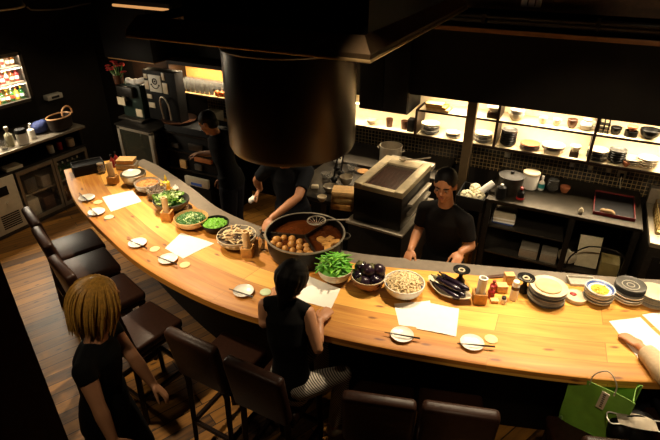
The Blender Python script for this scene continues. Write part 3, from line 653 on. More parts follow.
def shelf_stack(px, z, n, r, pitch, mats, where, name='plate', d=.085, bowlish=False):
    r *= 1.12; pitch *= 1.12
    for i in range(n):
        mb = bowl_mb(r, pitch*1.9, .004, .5, 20) if bowlish else plate_mb(r, pitch*1.3, 22)
        one(mb, name, mats[-1] if i == n-1 else mats[i % max(1, len(mats)-1)], '%s %s' % (ORD[n-1-i], where), 'bowl' if bowlish else 'plate', px, z+i*pitch+.0005, where, d)
# upper tier
zt = ZU
for i in range(3):
    w = .105-.012*i; one(MB().slab(-w, w, -.07, .07, 0, .022, .004), 'wooden_tray', [PALEWOOD, MIDWOOD, PALEWOOD][i], '%s of the wooden trays at the left end of the upper shelf' % ['lowest', 'middle', 'upper'][i], 'tray', 437-2*i, ZU+i*.0225, 'wooden trays on the upper shelf')
one(MB().slab(-.05, .05, -.05, .05, 0, .05, .005), 'dark_box', DARKWOOD, 'dark box under the cream bowl on the upper shelf beside the post', 'box', 491, ZU)
one(bowl_mb(.065, .05), 'cream_bowl', CREAM, 'cream bowl standing on the dark box beside the post', 'bowl', 491, ZU+.0505)
def cup(px, z, r, h, m_, label, name='cup', foot=.5, d=.085): return one(bowl_mb(r, h, .004, foot, 20), name, m_, label, 'cup' if name == 'cup' else 'bowl', px, z, None, d)
shelf_stack(514, ZU, 2, .055, .03, [CREAM, GREYC], 'of two footed bowls left of the pale upper shelf cups', 'footed_bowl', bowlish=True)
cup(541, ZU, .036, .062, CREAM, 'left one of two small pale cups on the upper shelf', foot=.4)
cup(555, ZU, .036, .06, CREAM, 'right one of two small pale cups on the upper shelf', foot=.4)
cup(570.5, ZU, .042, .075, BROWNC, 'brown glazed cup left of the round jug on the upper shelf', foot=.55)
j = thing('round_jug', 'round cream jug with narrow mouth left of the upper divider', 'jug', on_shelf(585, ZU), BA)
MB().lathe([(.03, 0), (.046, .02), (.052, .045), (.04, .07), (.028, .08), (.036, .092), (.033, .092), (.025, .08), (.002, .07)], 20).build('jug_body', GREYC, j); MB().torus((.05, 0, .055), .022, .006, 14, 6, axis='y').build('handle', GREYC, j)
m = MB()
for i in range(3):
    m.slab(-.045, .045, -.03, .03, i*.034, i*.034+.006)
    for k in (-.035, 0, .035): m.slab(k-.005, k+.005, -.03, .03, i*.034, i*.034+.032)
one(m, 'cup_rack', BLACKC, 'small black lattice rack just right of the upper divider', 'rack', 603, ZU)
cup(616, ZU, .042, .06, BLACKC, 'black cup beside the lattice rack on the upper shelf', foot=.7)
one(MB().lathe([(.05, 0), (.05, .045), (.044, .045), (.044, .006), (.002, .006)], 20), 'black_pot', BLACKC, 'black pot under the reddish bowl on the upper shelf', 'pot', 632, ZU)
one(bowl_mb(.042, .04), 'reddish_bowl', TERRA, 'reddish bowl standing on the black pot on the upper shelf', 'bowl', 632, ZU+.0455)
cup(651, ZU, .075, .075, BLACKC, 'wide dark bowl with a foot at the right end of the upper shelf', 'wide_bowl', .35)
# lower tier
shelf_stack(430, ZL, 5, .078, .018, [DGREY, GREYC, CREAM], 'in the plate stack under the wooden trays')
shelf_stack(453.5, ZL, 3, .062, .014, [GREYC, DGREY, CREAM], 'in the low plate stack left of the post')
shelf_stack(484, ZL, 5, .072, .015, [DGREY, GREYC, CREAM], 'in the plate stack right of the post')
shelf_stack(510, ZL, 6, .062, .02, [BLACKC, DGREY], 'in the tall dark bowl stack right of the shelf divider', 'dark_bowl', bowlish=True)
shelf_stack(533, ZL, 4, .075, .012, [BROWNC, TERRA], 'in the low brown plate stack on the lower shelf')
one(MB().slab(-.06, .06, -.05, .05, 0, .035, .004), 'pale_box', CREAM, 'pale low box under the big cream plates', 'box', 557, ZL)
shelf_stack(557, ZL+.0355, 3, .085, .011, [BROWNC, CREAM], 'in the wide plate stack on the pale box')
one(MB().slab(-.035, .035, -.035, .035, 0, .045, .003), 'dark_case', DARKWOOD, 'dark case under the pale bowl left of the second divider', 'case', 580, ZL)
one(bowl_mb(.045, .05), 'pale_bowl', CREAM, 'pale bowl on the dark case left of the second divider', 'bowl', 580, ZL+.0455)
shelf_stack(604, ZL, 5, .075, .016, [BLACKC, DGREY, CREAM], 'in the dark plate stack right of the second divider')
shelf_stack(624.5, ZL, 5, .062, .018, [BLACKC, DGREY], 'in the black bowl stack between plate stacks', 'black_bowl', bowlish=True)
shelf_stack(641, ZL, 3, .07, .017, [CREAM, GREYC], 'in the pale plate stack near the lower shelf right end')
cup(637, ZL, .03, .045, TERRA, 'small clay cup in front of the pale plate stack', d=.035)
shelf_stack(658, ZL, 4, .07, .018, [CREAM, GREYC], 'in the plate stack cut by the right edge')
# left of the shelf end: dark tumblers
for px, h, r, l in [(389, .085, .036, 'left'), (404, .085, .036, 'right')]:
    p = on_shelf(px, ZL, .1); t = thing('dark_tumbler', '%s one of two dark tumblers under the hanging cabinet' % l, 'tumbler', p); MB().lathe([(r*.8, 0), (r, h), (r*.92, h), (r*.72, .008), (.002, .008)], 18).build('tumbler_body', BROWNC, t)
one(MB().slab(-.03, .03, -.04, .04, 0, .12, .004), 'tall_canister', BLACK, 'tall narrow dark canister at the shelf end post', 'canister', 411, ZL)
one(bowl_mb(.05, .05), 'white_bowl', CREAM, 'cream bowl at the far left end of the lower shelf', 'bowl', 371, ZL)

# ------------------------------------------------------------------ steel worktable under the shelves
wt = thing('worktable', 'long dark steel worktable below the crockery shelves', 'table', B(0, 0, 0), BA)
S0, S1, D0, D1 = .87, 2.05, -.45, .275
TM = mat('table_steel', '#2f291f', .38, .75, var=.2, scale=12)
MB().slab(S0, S1, D0, D1, .87, .9, .004).build('table_top', TM, wt)
MB().slab(S0, S1, D0+.02, D1, .37, .39, .003).build('lower_shelf', DSTEEL, wt); MB().slab(S0+.05, 1.53, D0+.02, D1, .63, .645, .003).build('middle_shelf', DSTEEL, wt)
for a_ in (S0+.03, 1.56, S1-.03):
    for b_ in (D0+.03, D1-.03): MB().slab(a_-.022, a_+.022, b_-.022, b_+.022, 0, .87, .003).build('leg', BSTEEL, wt)
MB().slab(S0, S1, D1-.008, D1, .39, .87).build('back_sheet', BLACK, wt)
def tb(px, py, z=.9): p = at(px, py, z); return Vector((p.x, p.y, z))
p = tb(509, 191); t = thing('stock_pot', 'tall dark lidded stock pot at the left end of the worktable', 'pot', p)
MB().lathe([(.098, 0), (.102, .006), (.102, .14), (.106, .145), (.1, .147), (.002, .147)], 28).build('pot_body', DSTEEL, t); MB().lathe([(.108, .146), (.108, .152), (.06, .168), (.003, .172)], 28).build('lid', mat('lid_steel', '#2c2823', .55, .4), t); MB().lathe([(.012, .17), (.02, .19), (.003, .195)], 12).build('lid_knob', BLACK, t)
p = tb(529, 187.5); t = thing('white_canister', 'large white canister standing beside the dark stock pot', 'canister', p); MB().lathe([(.06, 0), (.066, .006), (.07, .13), (.066, .138), (.003, .14)], 24).build('canister_body', WHITE, t); MB().lathe([(.073, .13), (.073, .15), (.067, .156), (.003, .158)], 24).build('lid', CREAM, t)
p = tb(540.5, 189.5); t = thing('spray_bottle', 'white bottle with a teal label right of the white canister', 'bottle', p); bottle_mb(.026, .12).build('bottle_body', WHITE, t); MB().lathe([(.0268, .02), (.0268, .06)], 16, cap=False).build('teal_label', mat('teal_print', '#2f8f8c', .5), t); MB().lathe([(.012, .105), (.012, .13), (.003, .134)], 12).build('cap', WHITE, t)
for i in range(4): tag(bowl_mb(.05-.002*i, .04, .004, .6, 22).build('black_bowl', DGREY, None, True, loc=tb(551.5, 190.5)+Vector((0, 0, .022*i))), '%s black bowl in the stack on the worktable' % ORD[3-i], 'bowl', 'black bowls stacked on the worktable')
p = tb(564, 192); t = thing('clay_cup', 'orange clay cup right of the black bowl stack on the worktable', 'cup', p); MB().lathe([(.026, 0), (.038, .03), (.043, .055), (.04, .056), (.034, .03), (.002, .012)], 20).build('cup_body', TERRA, t); MB().torus((0, 0, .042), .0405, .003, 20).build('rim_band', TERRA, t)
p = tb(520, 198.5); t = thing('soy_sauce_bottle', 'dark sauce bottle with a red base in front of the white canister', 'bottle', p); bottle_mb(.032, .10).build('bottle_body', BLACKC, t); MB().lathe([(.034, 0), (.034, .018), (.0325, .018)], 16, cap=False).build('red_band', RED, t); MB().lathe([(.014, .088), (.014, .105), (.003, .108)], 12).build('cap', RED, t)
p = tb(500, 197.5); t = thing('black_kettle', 'small black lidded pot left of the stock pot', 'kettle', p); MB().lathe([(.04, 0), (.045, .02), (.04, .1), (.02, .112), (.003, .114)], 18).build('kettle_body', BLACKC, t); MB().lathe([(.01, .112), (.013, .126), (.003, .13)], 12).build('lid_knob', WHITE, t)
tag(MB().lathe([(.002, 0), (.013, .004), (.02, .018), (.016, .035), (.006, .046), (.001, .048)], 14).build('egg', CREAM, None, True, loc=tb(580.5, 213)), 'single pale egg near the front of the worktable', 'egg')
# black tray with red rim and ginger root
a = tb(598, 191); b_ = tb(633, 197); c_ = tb(593, 216); cx = (a+b_)/2*.5 + (c_+tb(631, 223))/2*.5; t = thing('red_rimmed_tray', 'black tray with a thin red rim at the right of the worktable', 'tray', (cx.x, cx.y, .9), BA)
MB().slab(-.145, .145, -.21, .21, 0, .012, .003).build('tray_body', mat('black_lacquer', '#0e0c0c', .55), t)
m = MB()
for s in (-1, 1): m.slab(s*.148-.003, s*.148+.003, -.215, .215, 0, .026, .002); m.slab(-.15, .15, s*.212-.003, s*.212+.003, 0, .026, .002)
m.build('red_rim', mat('red_lacquer', '#641616', .45), t)
m = MB().ell((0, 0, .02), (.045, .02, .02)).ell((-.045, .008, .018), (.025, .018, .017), (0, 0, .5)).ell((.03, -.012, .018), (.02, .012, .013), (0, 0, -.6)); m.ell((-.01, .02, .018), (.016, .014, .013))
p = at(609, 212, .93); tag(fuse(m, 'ginger_root', mat('ginger_skin', '#b08d62', .75, var=.2), voxel=.005, loc=(p.x, p.y, .912)), 'knobbly ginger root lying in the red rimmed tray', 'ginger')
# things under the table
def under(px, py, d=-.38): s_, z_ = bs(px, py, d); return s_
def utag(o, l, c_): return tag(o, l, c_)
for i in range(5): utag(MB().slab(-.09, .09, -.11, .11, 0, .014, .002).build('folded_towel', [PAPER, CREAM, BLUE, PAPER, CREAM][(i+2) % 5], None, True, loc=B(1.03+.004*(i % 2), -.26, .6455+i*.0145), rz=BA+.04*(i % 3)), '%s folded cloth on the middle shelf under the worktable' % ORD[4-i], 'cloth')['group'] = 'folded cloths under the worktable'
def open_box(w, d, h, t_=.005):
    m = MB(); m.slab(-w, w, -d, d, 0, t_)
    for s in (-1, 1): m.slab(s*w-t_, s*w+t_, -d, d, 0, h, .002); m.slab(-w, w, s*d-t_, s*d+t_, 0, h, .002)
    return m
for px, w, h, l, mm in [(527, .07, .075, 'steel lidded container at the left of the lower shelf', STEEL), (548, .06, .07, 'second steel container from the left on the lower shelf', STEEL), (612, .065, .12, 'tall yellowish container at the right of the lower shelf', mat('yellowed_plastic', '#8a7a48', .5))]:
    t = thing('storage_container', l + ' under the worktable', 'container', B(under(px, 258), -.33, .39), BA); open_box(w, .075, h).build('container_body', mm, t); MB().slab(-w*1.06, w*1.06, -.082, .082, h, h+.01, .003).build('lid', STEEL if mm is STEEL else mm, t)
m = MB().ell((0, 0, .05), (.075, .07, .05)).ell((.03, -.01, .08), (.05, .05, .04)).ell((-.04, .01, .075), (.04, .045, .04)).ell((.0, .0, .11), (.018, .015, .03)); bm_ = fuse(m, 'plastic_bag', mat('bag_film', '#b9ac90', .35, var=.2), voxel=.008, smooth=2, loc=B(under(568, 255), -.33, .39)); tag(bm_, 'knotted pale plastic bag on the lower shelf under the worktable', 'bag')
t = thing('cutting_board', 'pale translucent cutting board leaning upright under the worktable', 'board', B(under(590, 250), -.36, .391), BA); m = MB(); m.box((0, .06, .135), (.17, .012, .27), .004, (-.35, 0, .06)); m.build('board_body', mat('board_plastic', '#c9bb98', .5), t)
t = tag(MB().tube(spline([(0, 0, 0), (.02, -.02, .14), (.12, -.03, .26), (.28, -.03, .28), (.4, -.02, .22), (.42, 0, .05), (.42, 0, 0)], 30), .006, 8).build('rubber_hose', BSTEEL, None, True, loc=B(1.60, -.42, .392), rz=BA), 'thin dark hose looping on the lower shelf under the worktable', 'hose')
# socket and plug on the tiles
s_, z_ = bs(622, 174, .28); t = thing('wall_socket', 'white wall socket with a plugged cable on the mosaic tiles', 'socket', B(s_, .284, z_), BA); MB().slab(-.035, .035, -.008, 0, -.03, .03, .004).build('socket_plate', CREAMP, t); MB().slab(-.014, .014, -.03, -.008, -.02, .008, .003).build('plug', BLACK, t); MB().tube(spline([(0, -.03, -.01), (.0, -.05, -.05), (.015, -.03, -.12), (.03, -.02, -.15)], 14), .004, 6).build('cable', CREAMP, t)
for px, py, l in [(572, 165, 'left'), (590, 168, 'middle'), (608.5, 170.5, 'right')]:
    s_, z_ = bs(px, py, .28); t = thing('switch_plate', '%s of three small switch plates on the mosaic tiles' % l, 'switch', B(s_, .284, z_), BA); MB().slab(-.02, .02, -.006, 0, -.02, .02, .002).build('plate', CREAMP, t); MB().slab(-.007, .007, -.01, -.006, -.011, .011, .001).build('rocker', WHITE, t)
s_, z_ = bs(507.5, 155, .28); t = thing('switch_plate', 'small cream switch plate on the tiles above the stock pot', 'switch', B(s_, .284, z_), BA); MB().slab(-.025, .025, -.006, 0, -.025, .025, .002).build('plate', CREAMP, t); MB().slab(-.01, .01, -.01, -.006, -.014, .014, .001).build('rocker', WHITE, t)
# fryer at the right
fr = thing('fryer', 'stainless steel fryer at the right edge beyond the worktable', 'fryer', B(2.11, 0, 0), BA)
MB().slab(0, .6, -.5, .275, .0, .80, .006).build('cabinet', DSTEEL, fr); MB().slab(-.0, .6, -.52, .275, .80, .84, .006).build('top_rim', STEEL, fr); MB().slab(0, .6, .2, .275, .84, .98, .004).build('back_guard', STEEL, fr)
MB().slab(.05, .55, -.515, -.5, .1, .72, .004).build('door', BSTEEL, fr); MB().cyl((.1, -.535, .7), (.5, -.535, .7), .009).build('handle', STEEL, fr)
t = thing('fry_basket', 'steel basket of dark pieces standing on the fryer', 'basket', B(2.32, -.16, .84), BA); m = MB()
for k in range(4): z_ = .01+.035*k; m.tube([(-.17, -.2, z_), (.17, -.2, z_), (.17, .2, z_), (-.17, .2, z_), (-.17, -.2, z_)], .004, 6)
for k in range(9):
    x = -.17+.34*k/8; m.cyl((x, -.2, .01), (x, -.2, .115), .0025, seg=6); m.cyl((x, .2, .01), (x, .2, .115), .0025, seg=6); y = -.2+.4*k/8; m.cyl((-.17, y, .01), (-.17, y, .115), .0025, seg=6); m.cyl((.17, y, .01), (.17, y, .115), .0025, seg=6)
m.build('wire_frame', mat('brass_wire', '#a8905a', .35, .8), t); MB().slab(-.165, .165, -.195, .195, .004, .02, .003).build('basket_floor', mat('brass_wire', '#a8905a'), t)
q = random.Random(2)
for i in range(14): tag(MB().ell((0, 0, 0), (.035, .026, .02), (q.random(), q.random(), q.random()*3), 10, 6).build('dark_morsel', BROWNC, None, True, loc=B(2.32+q.uniform(-.12, .12), -.16+q.uniform(-.15, .15), .88+q.uniform(0, .02))), 'dark brown morsel lying in the fryer basket', 'food', 'dark morsels in the fryer basket')
# vegetable crate beside the post, yellow bottle below
vs_, vd_ = bz(484, 190, .86); t = thing('vegetable_crate', 'dark crate of cauliflower between the steel post and the stock pot', 'crate', B(.74, -.3, .0), BA)
open_box(.115, .15, .12, .006).build('crate_body', BLACK, t).location = (0, 0, .76)
for a_ in (-1, 1):
    for b2 in (-1, 1): MB().slab(a_*.105-.012, a_*.105+.012, b2*.14-.012, b2*.14+.012, 0, .76).build('stand_leg', BSTEEL, t)
q = random.Random(12)
for i, (x, y) in enumerate([(-.05, -.06), (.05, -.05), (0, .06)]):
    m = MB(); m.ell((0, 0, 0), (.055, .055, .04))
    for k in range(26): a_ = q.uniform(0, 2*PI); e_ = q.uniform(.1, 1.3); m.ell((.05*math.cos(a_)*math.cos(e_), .05*math.sin(a_)*math.cos(e_), .045*math.sin(e_)), (.014, .014, .012), None, 8, 5)
    tag(m.build('cauliflower', mat('cauliflower', '#d8cfae', .8, var=.12, scale=60), None, True, loc=B(.74+x, -.3+y, .845+.01*i), ang=70), 'pale cauliflower head in the dark crate by the post', 'cauliflower', 'cauliflower heads in the dark crate')
tag(MB().lathe([(.014, 0), (.03, .004), (.03, .13), (.014, .134)], 18).build('paper_roll', PAPER, None, True, loc=B(.8, -.33, .895)), 'white paper roll leaning in the crate beside the cauliflower', 'roll').rotation_euler = (0, .9, .6)
p = at(478, 214, .45); t = thing('oil_bottle', 'yellow oil bottle on the floor stand below the vegetable crate', 'bottle', B(.74, -.28, .0)); bottle_mb(.07, .55).build('bottle_body', AMBER, t); MB().lathe([(.025, .48), (.025, .53), (.003, .535)], 12).build('cap', LEMON, t)

# ------------------------------------------------------------------ charcoal grill box
GX0, GX1, GY0, GY1 = -1.60, -1.195, 3.2, 3.82
g = thing('grill_box', 'steel topped charcoal grill box left of the cook in the charcoal shirt', 'grill', ((GX0+GX1)/2, (GY0+GY1)/2, 0)); w = (GX1-GX0)/2; d_ = (GY1-GY0)/2
MB().slab(-w, w, -d_, d_, .87, 1.15, .006).build('firebox', BSTEEL, g)
MB().slab(-w-.03, w+.03, -d_-.03, d_+.03, 0, .85, .004).build('cabinet', BSTEEL, g); MB().slab(-w-.04, w+.04, -d_-.05, d_+.04, .85, .87, .003).build('base_ledge', STEEL, g)
m = MB(); m.slab(-w, -w+.07, -d_, d_, 1.15, 1.2, .004); m.slab(w-.07, w, -d_, d_, 1.15, 1.2, .004); m.slab(-w+.0701, w-.0701, -d_, -d_+.045, 1.15, 1.192, .004); m.slab(-w+.0701, w-.0701, d_-.14, d_, 1.15, 1.2, .004); m.build('top_frame', mat('grill_steel', '#c6b694', .45, .6, var=.15), g)
m = MB(); m.slab(-w+.07, w-.07, -d_+.045, d_-.14, 1.15, 1.165)
m.build('ember_bed', mat('charcoal', '#5e3423', .9, var=.6, scale=40), g)
m = MB()
for k in range(22): y = -d_+.06+k*.0195; m.cyl((-w+.07, y, 1.185), (w-.07, y, 1.185), .003, seg=6)
for k in range(9): x = -w+.09+k*.028; m.cyl((x, -d_+.045, 1.18), (x, d_-.14, 1.18), .0025, seg=6)
m.build('grill_grate', DSTEEL, g)
MB().slab(-w+.005, w-.005, d_+.001, d_+.12, 1.12, 1.16, .004).build('rear_tray', STEEL, g)
m = MB()
for k in range(2): m.slab(w+.012, w+.05, -d_+.08, d_-.1, .98+.08*k, 1.0+.08*k, .003)
m.build('side_rail', STEEL, g)
# counter behind the grill with the steel pot
bk = thing('rear_counter', 'dark steel counter behind the grill box', 'counter', B(-.2, 0, 0), BA); MB().slab(-.75, .62, -.26, .275, .86, .9, .004).build('counter_top', DSTEEL, bk); MB().slab(-.73, .6, -.24, .275, 0, .86).build('cabinet', BLACK, bk)
sp = thing('steel_pot', 'shiny steel pot with handles behind the grill box', 'pot', B(-.14, -.05, .9), BA); MB().lathe([(.1, 0), (.108, .006), (.108, .16), (.113, .163), (.113, .168), (.103, .166), (.103, .012), (.002, .01)], 30).build('pot_body', STEEL, sp)
for s in (-1, 1): MB().torus((s*.11, 0, .13), .028, .006, 12, 6, a0=-PI/2 if s > 0 else PI/2, a1=PI/2 if s > 0 else 3*PI/2).build('handle', STEEL, sp)
a = at(391, 159, 1.2); t = thing('steel_ladle', 'steel ladle lying on the rear of the grill top', 'ladle', (GX0+.20, GY1-.045, 1.2035), .5); m = MB(); m.tube([(0, 0, .008), (.08, .0, .012), (.2, 0, .03)], [.005, .005, .006], 8); m.build('handle', STEEL, t); MB().lathe([(.02, .002), (.032, .012), (.036, .024), (.033, .024), (.002, .006)], 16, (-.03, 0, 0)).build('ladle_bowl', STEEL, t)

# ------------------------------------------------------------------ station between pot and grill: table with bowls, boxes, ladles
st = thing('prep_table', 'low dark prep table between the big pot and the grill box', 'table', (-1.99, 3.62, 0)); MB().slab(-.34, .32, -.30, .46, .86, .9, .005).build('table_top', DSTEEL, st)
for a_ in (-1, 1):
    for b2 in (-1, 1): MB().slab(a_*.29-.03, a_*.29+.03, b2*.25+.03, b2*.25+.09, 0, .86).build('leg', BSTEEL, st)
MB().slab(-.32, .3, -.2, .38, .1, .12).build('under_shelf', BSTEEL, st)
def pt(px, py, z=.9): p = at(px, py, z); return Vector((p.x, p.y, z))
for i in range(3):
    p = pt(341.5, 208); t = thing('wooden_box', '%s square wooden box in the stack left of the grill' % ORD[2-i], 'box', p+Vector((0, .03, .0505*i)), .25+.06*i, 'wooden boxes left of the grill'); open_box(.085, .065, .05, .005).build('box_body', [MIDWOOD, BAMBOO, PALEWOOD][i], t)
    if i == 2: MB().slab(-.088, .088, -.068, .068, .05, .058, .002).build('lid', PALEWOOD, t)
for px, py, r, h, mm, l in [(330, 192, .06, .06, STEEL, 'steel bowl at the left of the prep table'), (346, 184, .06, .075, STEEL, 'taller steel cup bowl behind the wooden boxes'), (352, 171, .05, .06, CLEAR, 'clear glass bowl at the rear of the prep table'), (322, 201, .04, .045, CREAM, 'small cream bowl nearest the big pot on the prep table'), (353, 193, .05, .05, STEEL, 'small steel bowl between the grill and the wooden boxes'), (338, 163, .055, .06, WHITE, 'white bowl at the far rear of the prep table'), (326, 178, .045, .05, CLEAR, 'clear glass bowl left of the black ladles')]:
    tag(bowl_mb(r, h, .004, .55, 22).build('small_bowl', mm, None, True, loc=pt(px, py)), l, 'bowl')
for k, (px, py) in enumerate([(334, 182), (341, 176), (337, 171)]):
    p = pt(px, py); t = thing('black_ladle', '%s black ladle standing in a cup on the prep table' % ['front', 'right', 'rear'][k], 'ladle', p, k*1.1); MB().tube(spline([(0, 0, .03), (.01, 0, .12), (.03, 0, .22), (.05, 0, .25), (.065, 0, .235)], 14), .008, 8).build('handle', BLACKC, t); MB().ell((0, 0, .03), (.035, .035, .028)).build('ladle_bowl', BLACKC, t)
tag(MB().lathe([(.05, 0), (.055, .01), (.055, .012), (.003, .012)], 24).build('round_board', MIDWOOD, None, True, loc=pt(363, 172, .9)+Vector((.0, 0, .001))), 'round pale wooden board beside the grill on the prep table', 'board')
tag(MB().slab(-.03, .03, -.02, .02, 0, .03, .004).build('white_cube', CREAM, None, True, loc=pt(315, 188), rz=.4), 'small white block beside the black ladles', 'block')
# ------------------------------------------------------------------ canopy and round hood over the pot
cn = thing('hood_canopy', 'large black rectangular extractor canopy with a thin metal lip at the top', 'canopy', (-.985, 2.10, 2.385), BA*1.1)
CW, CD = 1.43, 1.9
MB().slab(-CW+.34, -.05, .09, CD-.05, .06, .72).build('canopy_body', BLACK, cn)
m = MB()
m.rings([[(x, y, z) for x, y in ((-CW+k, k), (-k, k), (-k, CD-k), (-CW+k, CD-k))] for k, z in ((.05, .10), (0, .03), (0, 0), (.03, 0), (.05, .025), (.09, .06))], cap=False); m.build('lip', mat('lip_metal', '#5e4a34', .35, .7), cn, False)
MB().tube([(-CW, 0, .0), (0, 0, .0), (0, CD, 0)], .008, 8).build('lip_edge', mat('lip_edge', '#c0a070', .3, .6), cn)
HC = (-1.72, 2.56); HR = .395
hd = thing('round_hood', 'big round bronze metal extractor hood hanging above the iron pot', 'hood', (HC[0], HC[1], 1.71))
MB().lathe([(HR-.03, .03), (HR-.03, 0), (HR-.012, 0), (HR, .03), (HR, .60), (HR-.015, .615), (HR-.05, .62), (HR-.1, .76), (.2, .76), (.2, .6), (HR-.04, .58), (HR-.03, .1)], 64, cap=False).build('hood_shell', HOODM, hd)
MB().torus((0, 0, .608), HR+.002, .008, 64).build('top_band', DSTEEL, hd)
MB().lathe([(HR-.03, .2), (.003, .2)], 48, cap=False).build('filter', BSTEEL, hd)

# ------------------------------------------------------------------ left wall: bottle cooler and back bar
FX = -5.6
a = atx(33, 100, FX); b = atx(20, 51, FX); yR = (a.y+b.y)/2; zb = a.z; zt_ = b.z; yL = yR-.78
cl = thing('bottle_cooler', 'lit glass fronted bottle cooler on the wall at the upper left', 'cooler', (FX, yR, 0))
m = MB(); m.slab(-.38, -.36, yL-yR, 0, zb, zt_); m.slab(-.38, 0, yL-yR, 0, zt_-.02, zt_); m.slab(-.38, 0, yL-yR, 0, zb, zb+.02); m.slab(-.38, 0, -.02, 0, zb, zt_); m.slab(-.38, 0, yL-yR, yL-yR+.02, zb, zt_); m.build('carcass', BSTEEL, cl, False)
m = MB(); m.slab(0, .02, yL-yR, 0, zt_-.035, zt_); m.slab(0, .02, yL-yR, 0, zb, zb+.035); m.slab(0, .02, -.035, 0, zb, zt_); m.build('door_frame', DSTEEL, cl, False)
MB().slab(-.355, -.35, yL-yR+.02, -.02, zb+.02, zt_-.02).build('back_panel', PALEWOOD, cl, False)
rows = [zb+.022, zb+.022+(zt_-zb)*.36, zb+.022+(zt_-zb)*.68]
for z_ in rows[1:]: MB().slab(-.35, -.03, yL-yR+.02, -.02, z_-.012, z_).build('glass_shelf', STEEL, cl)
MB().slab(-.03, -.015, yL-yR+.03, -.03, zt_-.032, zt_-.021).build('lamp_strip', COOLERLED, cl)
MB().slab(.005, .009, yL-yR+.02, -.036, zb+.036, zt_-.036).build('glass_pane', mat('thin_glass', '#ffffff', .02, trans=.97, var=0, alpha=.15), cl, False)
for ri, z_ in enumerate(rows):
    for k in range(9):
        y = yR-.055-k*.054; mm = [[GREENGL, LEMON, GREENGL, AMBER], [RED, AMBER, PALEGL, RED], [AMBER, BROWNC, PALEGL, AMBER]][ri][k % 4]; lab = ['green and yellow bottle on the bottom row', 'red labelled bottle on the middle row', 'brown bottle on the top row'][ri]
        o = thing('cooler_bottle', lab + ' of the lit bottle cooler', 'bottle', (FX-.10, y, z_+.001), 0, 'bottles on the %s row of the cooler' % ['bottom', 'middle', 'top'][ri]); hh = (zt_-zb)*.25
        bottle_mb(.024, hh*1.0, nr=.36).build('bottle_body', mm, o); MB().lathe([(.0245, hh*.2), (.0245, hh*.45)], 14, cap=False).build('bottle_label', [WHITE, CREAM, RED][k % 3], o); MB().lathe([(.01, hh*.88), (.01, hh*1.0), (.003, hh*1.02)], 10).build('bottle_cap', [LEMON, RED, WHITE][(k+ri) % 3], o)
bb = thing('back_bar', 'long steel topped back bar along the left wall', 'counter', (-5.3, 0, 0))
MB().slab(-.65, 0, 1.2, 3.58, .87, .9, .004).build('counter_top', mat('backbar_steel', '#8a8070', .4, .6, var=.15), bb)
MB().slab(-.65, -.03, 1.2, 3.56, .655, .67).build('open_shelf', BSTEEL, bb); MB().slab(-.65, -.62, 1.2, 3.56, .67, .87).build('shelf_back', BLACK, bb)
for y in (1.22, 3.54): MB().slab(-.62, -.05, y-.015, y+.015, .67, .87).build('side_panel', BSTEEL, bb)
uc = thing('undercounter_fridge', 'undercounter fridge with two glass doors below the back bar', 'fridge', (-5.32, 0, 0))
m = MB(); m.slab(-.6, -.58, 2.28, 3.54, .05, .65); m.slab(-.6, -.02, 2.28, 3.54, .04, .07); m.slab(-.6, -.02, 2.28, 3.54, .62, .65); m.slab(-.6, -.02, 2.28, 2.64, .07, .62); m.slab(-.6, -.02, 3.52, 3.54, .07, .62); m.slab(-.57, -.02, 2.3, 3.5, 0, .04); m.build('carcass', DSTEEL, uc, False)
MB().slab(-.02, 0, 2.28, 2.64, .05, .65, .004).build('control_panel', CREAMP, uc)
MB().slab(0, .006, 2.40, 2.54, .46, .56, .003).build('thermostat_display', BLACK, uc)
MB().cyl((.0, 2.5, .37), (.012, 2.5, .37), .018).build('thermostat_knob', CREAMP, uc)
m = MB()
for k in range(7): m.slab(0, .004, 2.38, 2.58, .10+k*.024, .112+k*.024)
m.build('vent_slot', BLACK, uc)
for y0, y1 in ((2.66, 3.09), (3.10, 3.53)):
    m = MB(); m.slab(-.01, .01, y0, y0+.03, .06, .65); m.slab(-.01, .01, y1-.03, y1, .06, .65); m.slab(-.01, .01, y0+.03, y1-.03, .06, .10); m.slab(-.01, .01, y0+.03, y1-.03, .61, .65); fd = m.build('door_frame', mat('door_alu', '#7d7466', .4, .7), uc, False)
    MB().slab(-.003, .001, y0+.03, y1-.03, .10, .61).build('door_glass', mat('thin_glass', '#ffffff'), fd, False)
MB().slab(-.56, -.05, 2.66, 3.5, .33, .34).build('wire_shelf', STEEL, uc)
for i, (y, z_, w, h, mm, l) in enumerate([(2.78, .07, .09, .2, CREAM, 'pale carton low in the left half'), (2.97, .07, .08, .16, BROWNC, 'brown carton low in the left half'), (2.82, .34, .08, .17, DGREY, 'grey tub on the upper shelf of the left half'), (3.0, .34, .07, .14, GREYC, 'pale tub on the upper shelf of the left half'), (3.22, .07, .09, .18, AMBER, 'amber carton low in the right half')]):
    tag(MB().slab(-.12, .12, -w*.8, w*.8, 0, h, .008).build('food_carton', mm, None, True, loc=(-5.5, y, z_+.001)), l+' of the undercounter fridge', 'carton')
for i in range(5): 
    o = thing('green_bottle', 'green bottle on the upper shelf in the right half of the undercounter fridge', 'bottle', (-5.42, 3.2+.065*i, .3405), 0, 'green bottles in the undercounter fridge'); bottle_mb(.028, .2).build('bottle_body', GREENGL, o); MB().lathe([(.011, .178), (.011, .2), (.003, .202)], 10).build('bottle_cap', WHITE, o)
def lb(px, py, z=.9): p = at(px, py, z); return Vector((p.x, p.y, z+.0005))
p = lb(11.5, 146); t = thing('pale_bottle', 'pale brown bottle beside the white pot on the left back bar', 'bottle', p); bottle_mb(.04, .2).build('bottle_body', PALEGL, t); MB().lathe([(.015, .17), (.02, .18), (.02, .21), (.003, .215)], 12).build('cap', CREAMP, t)
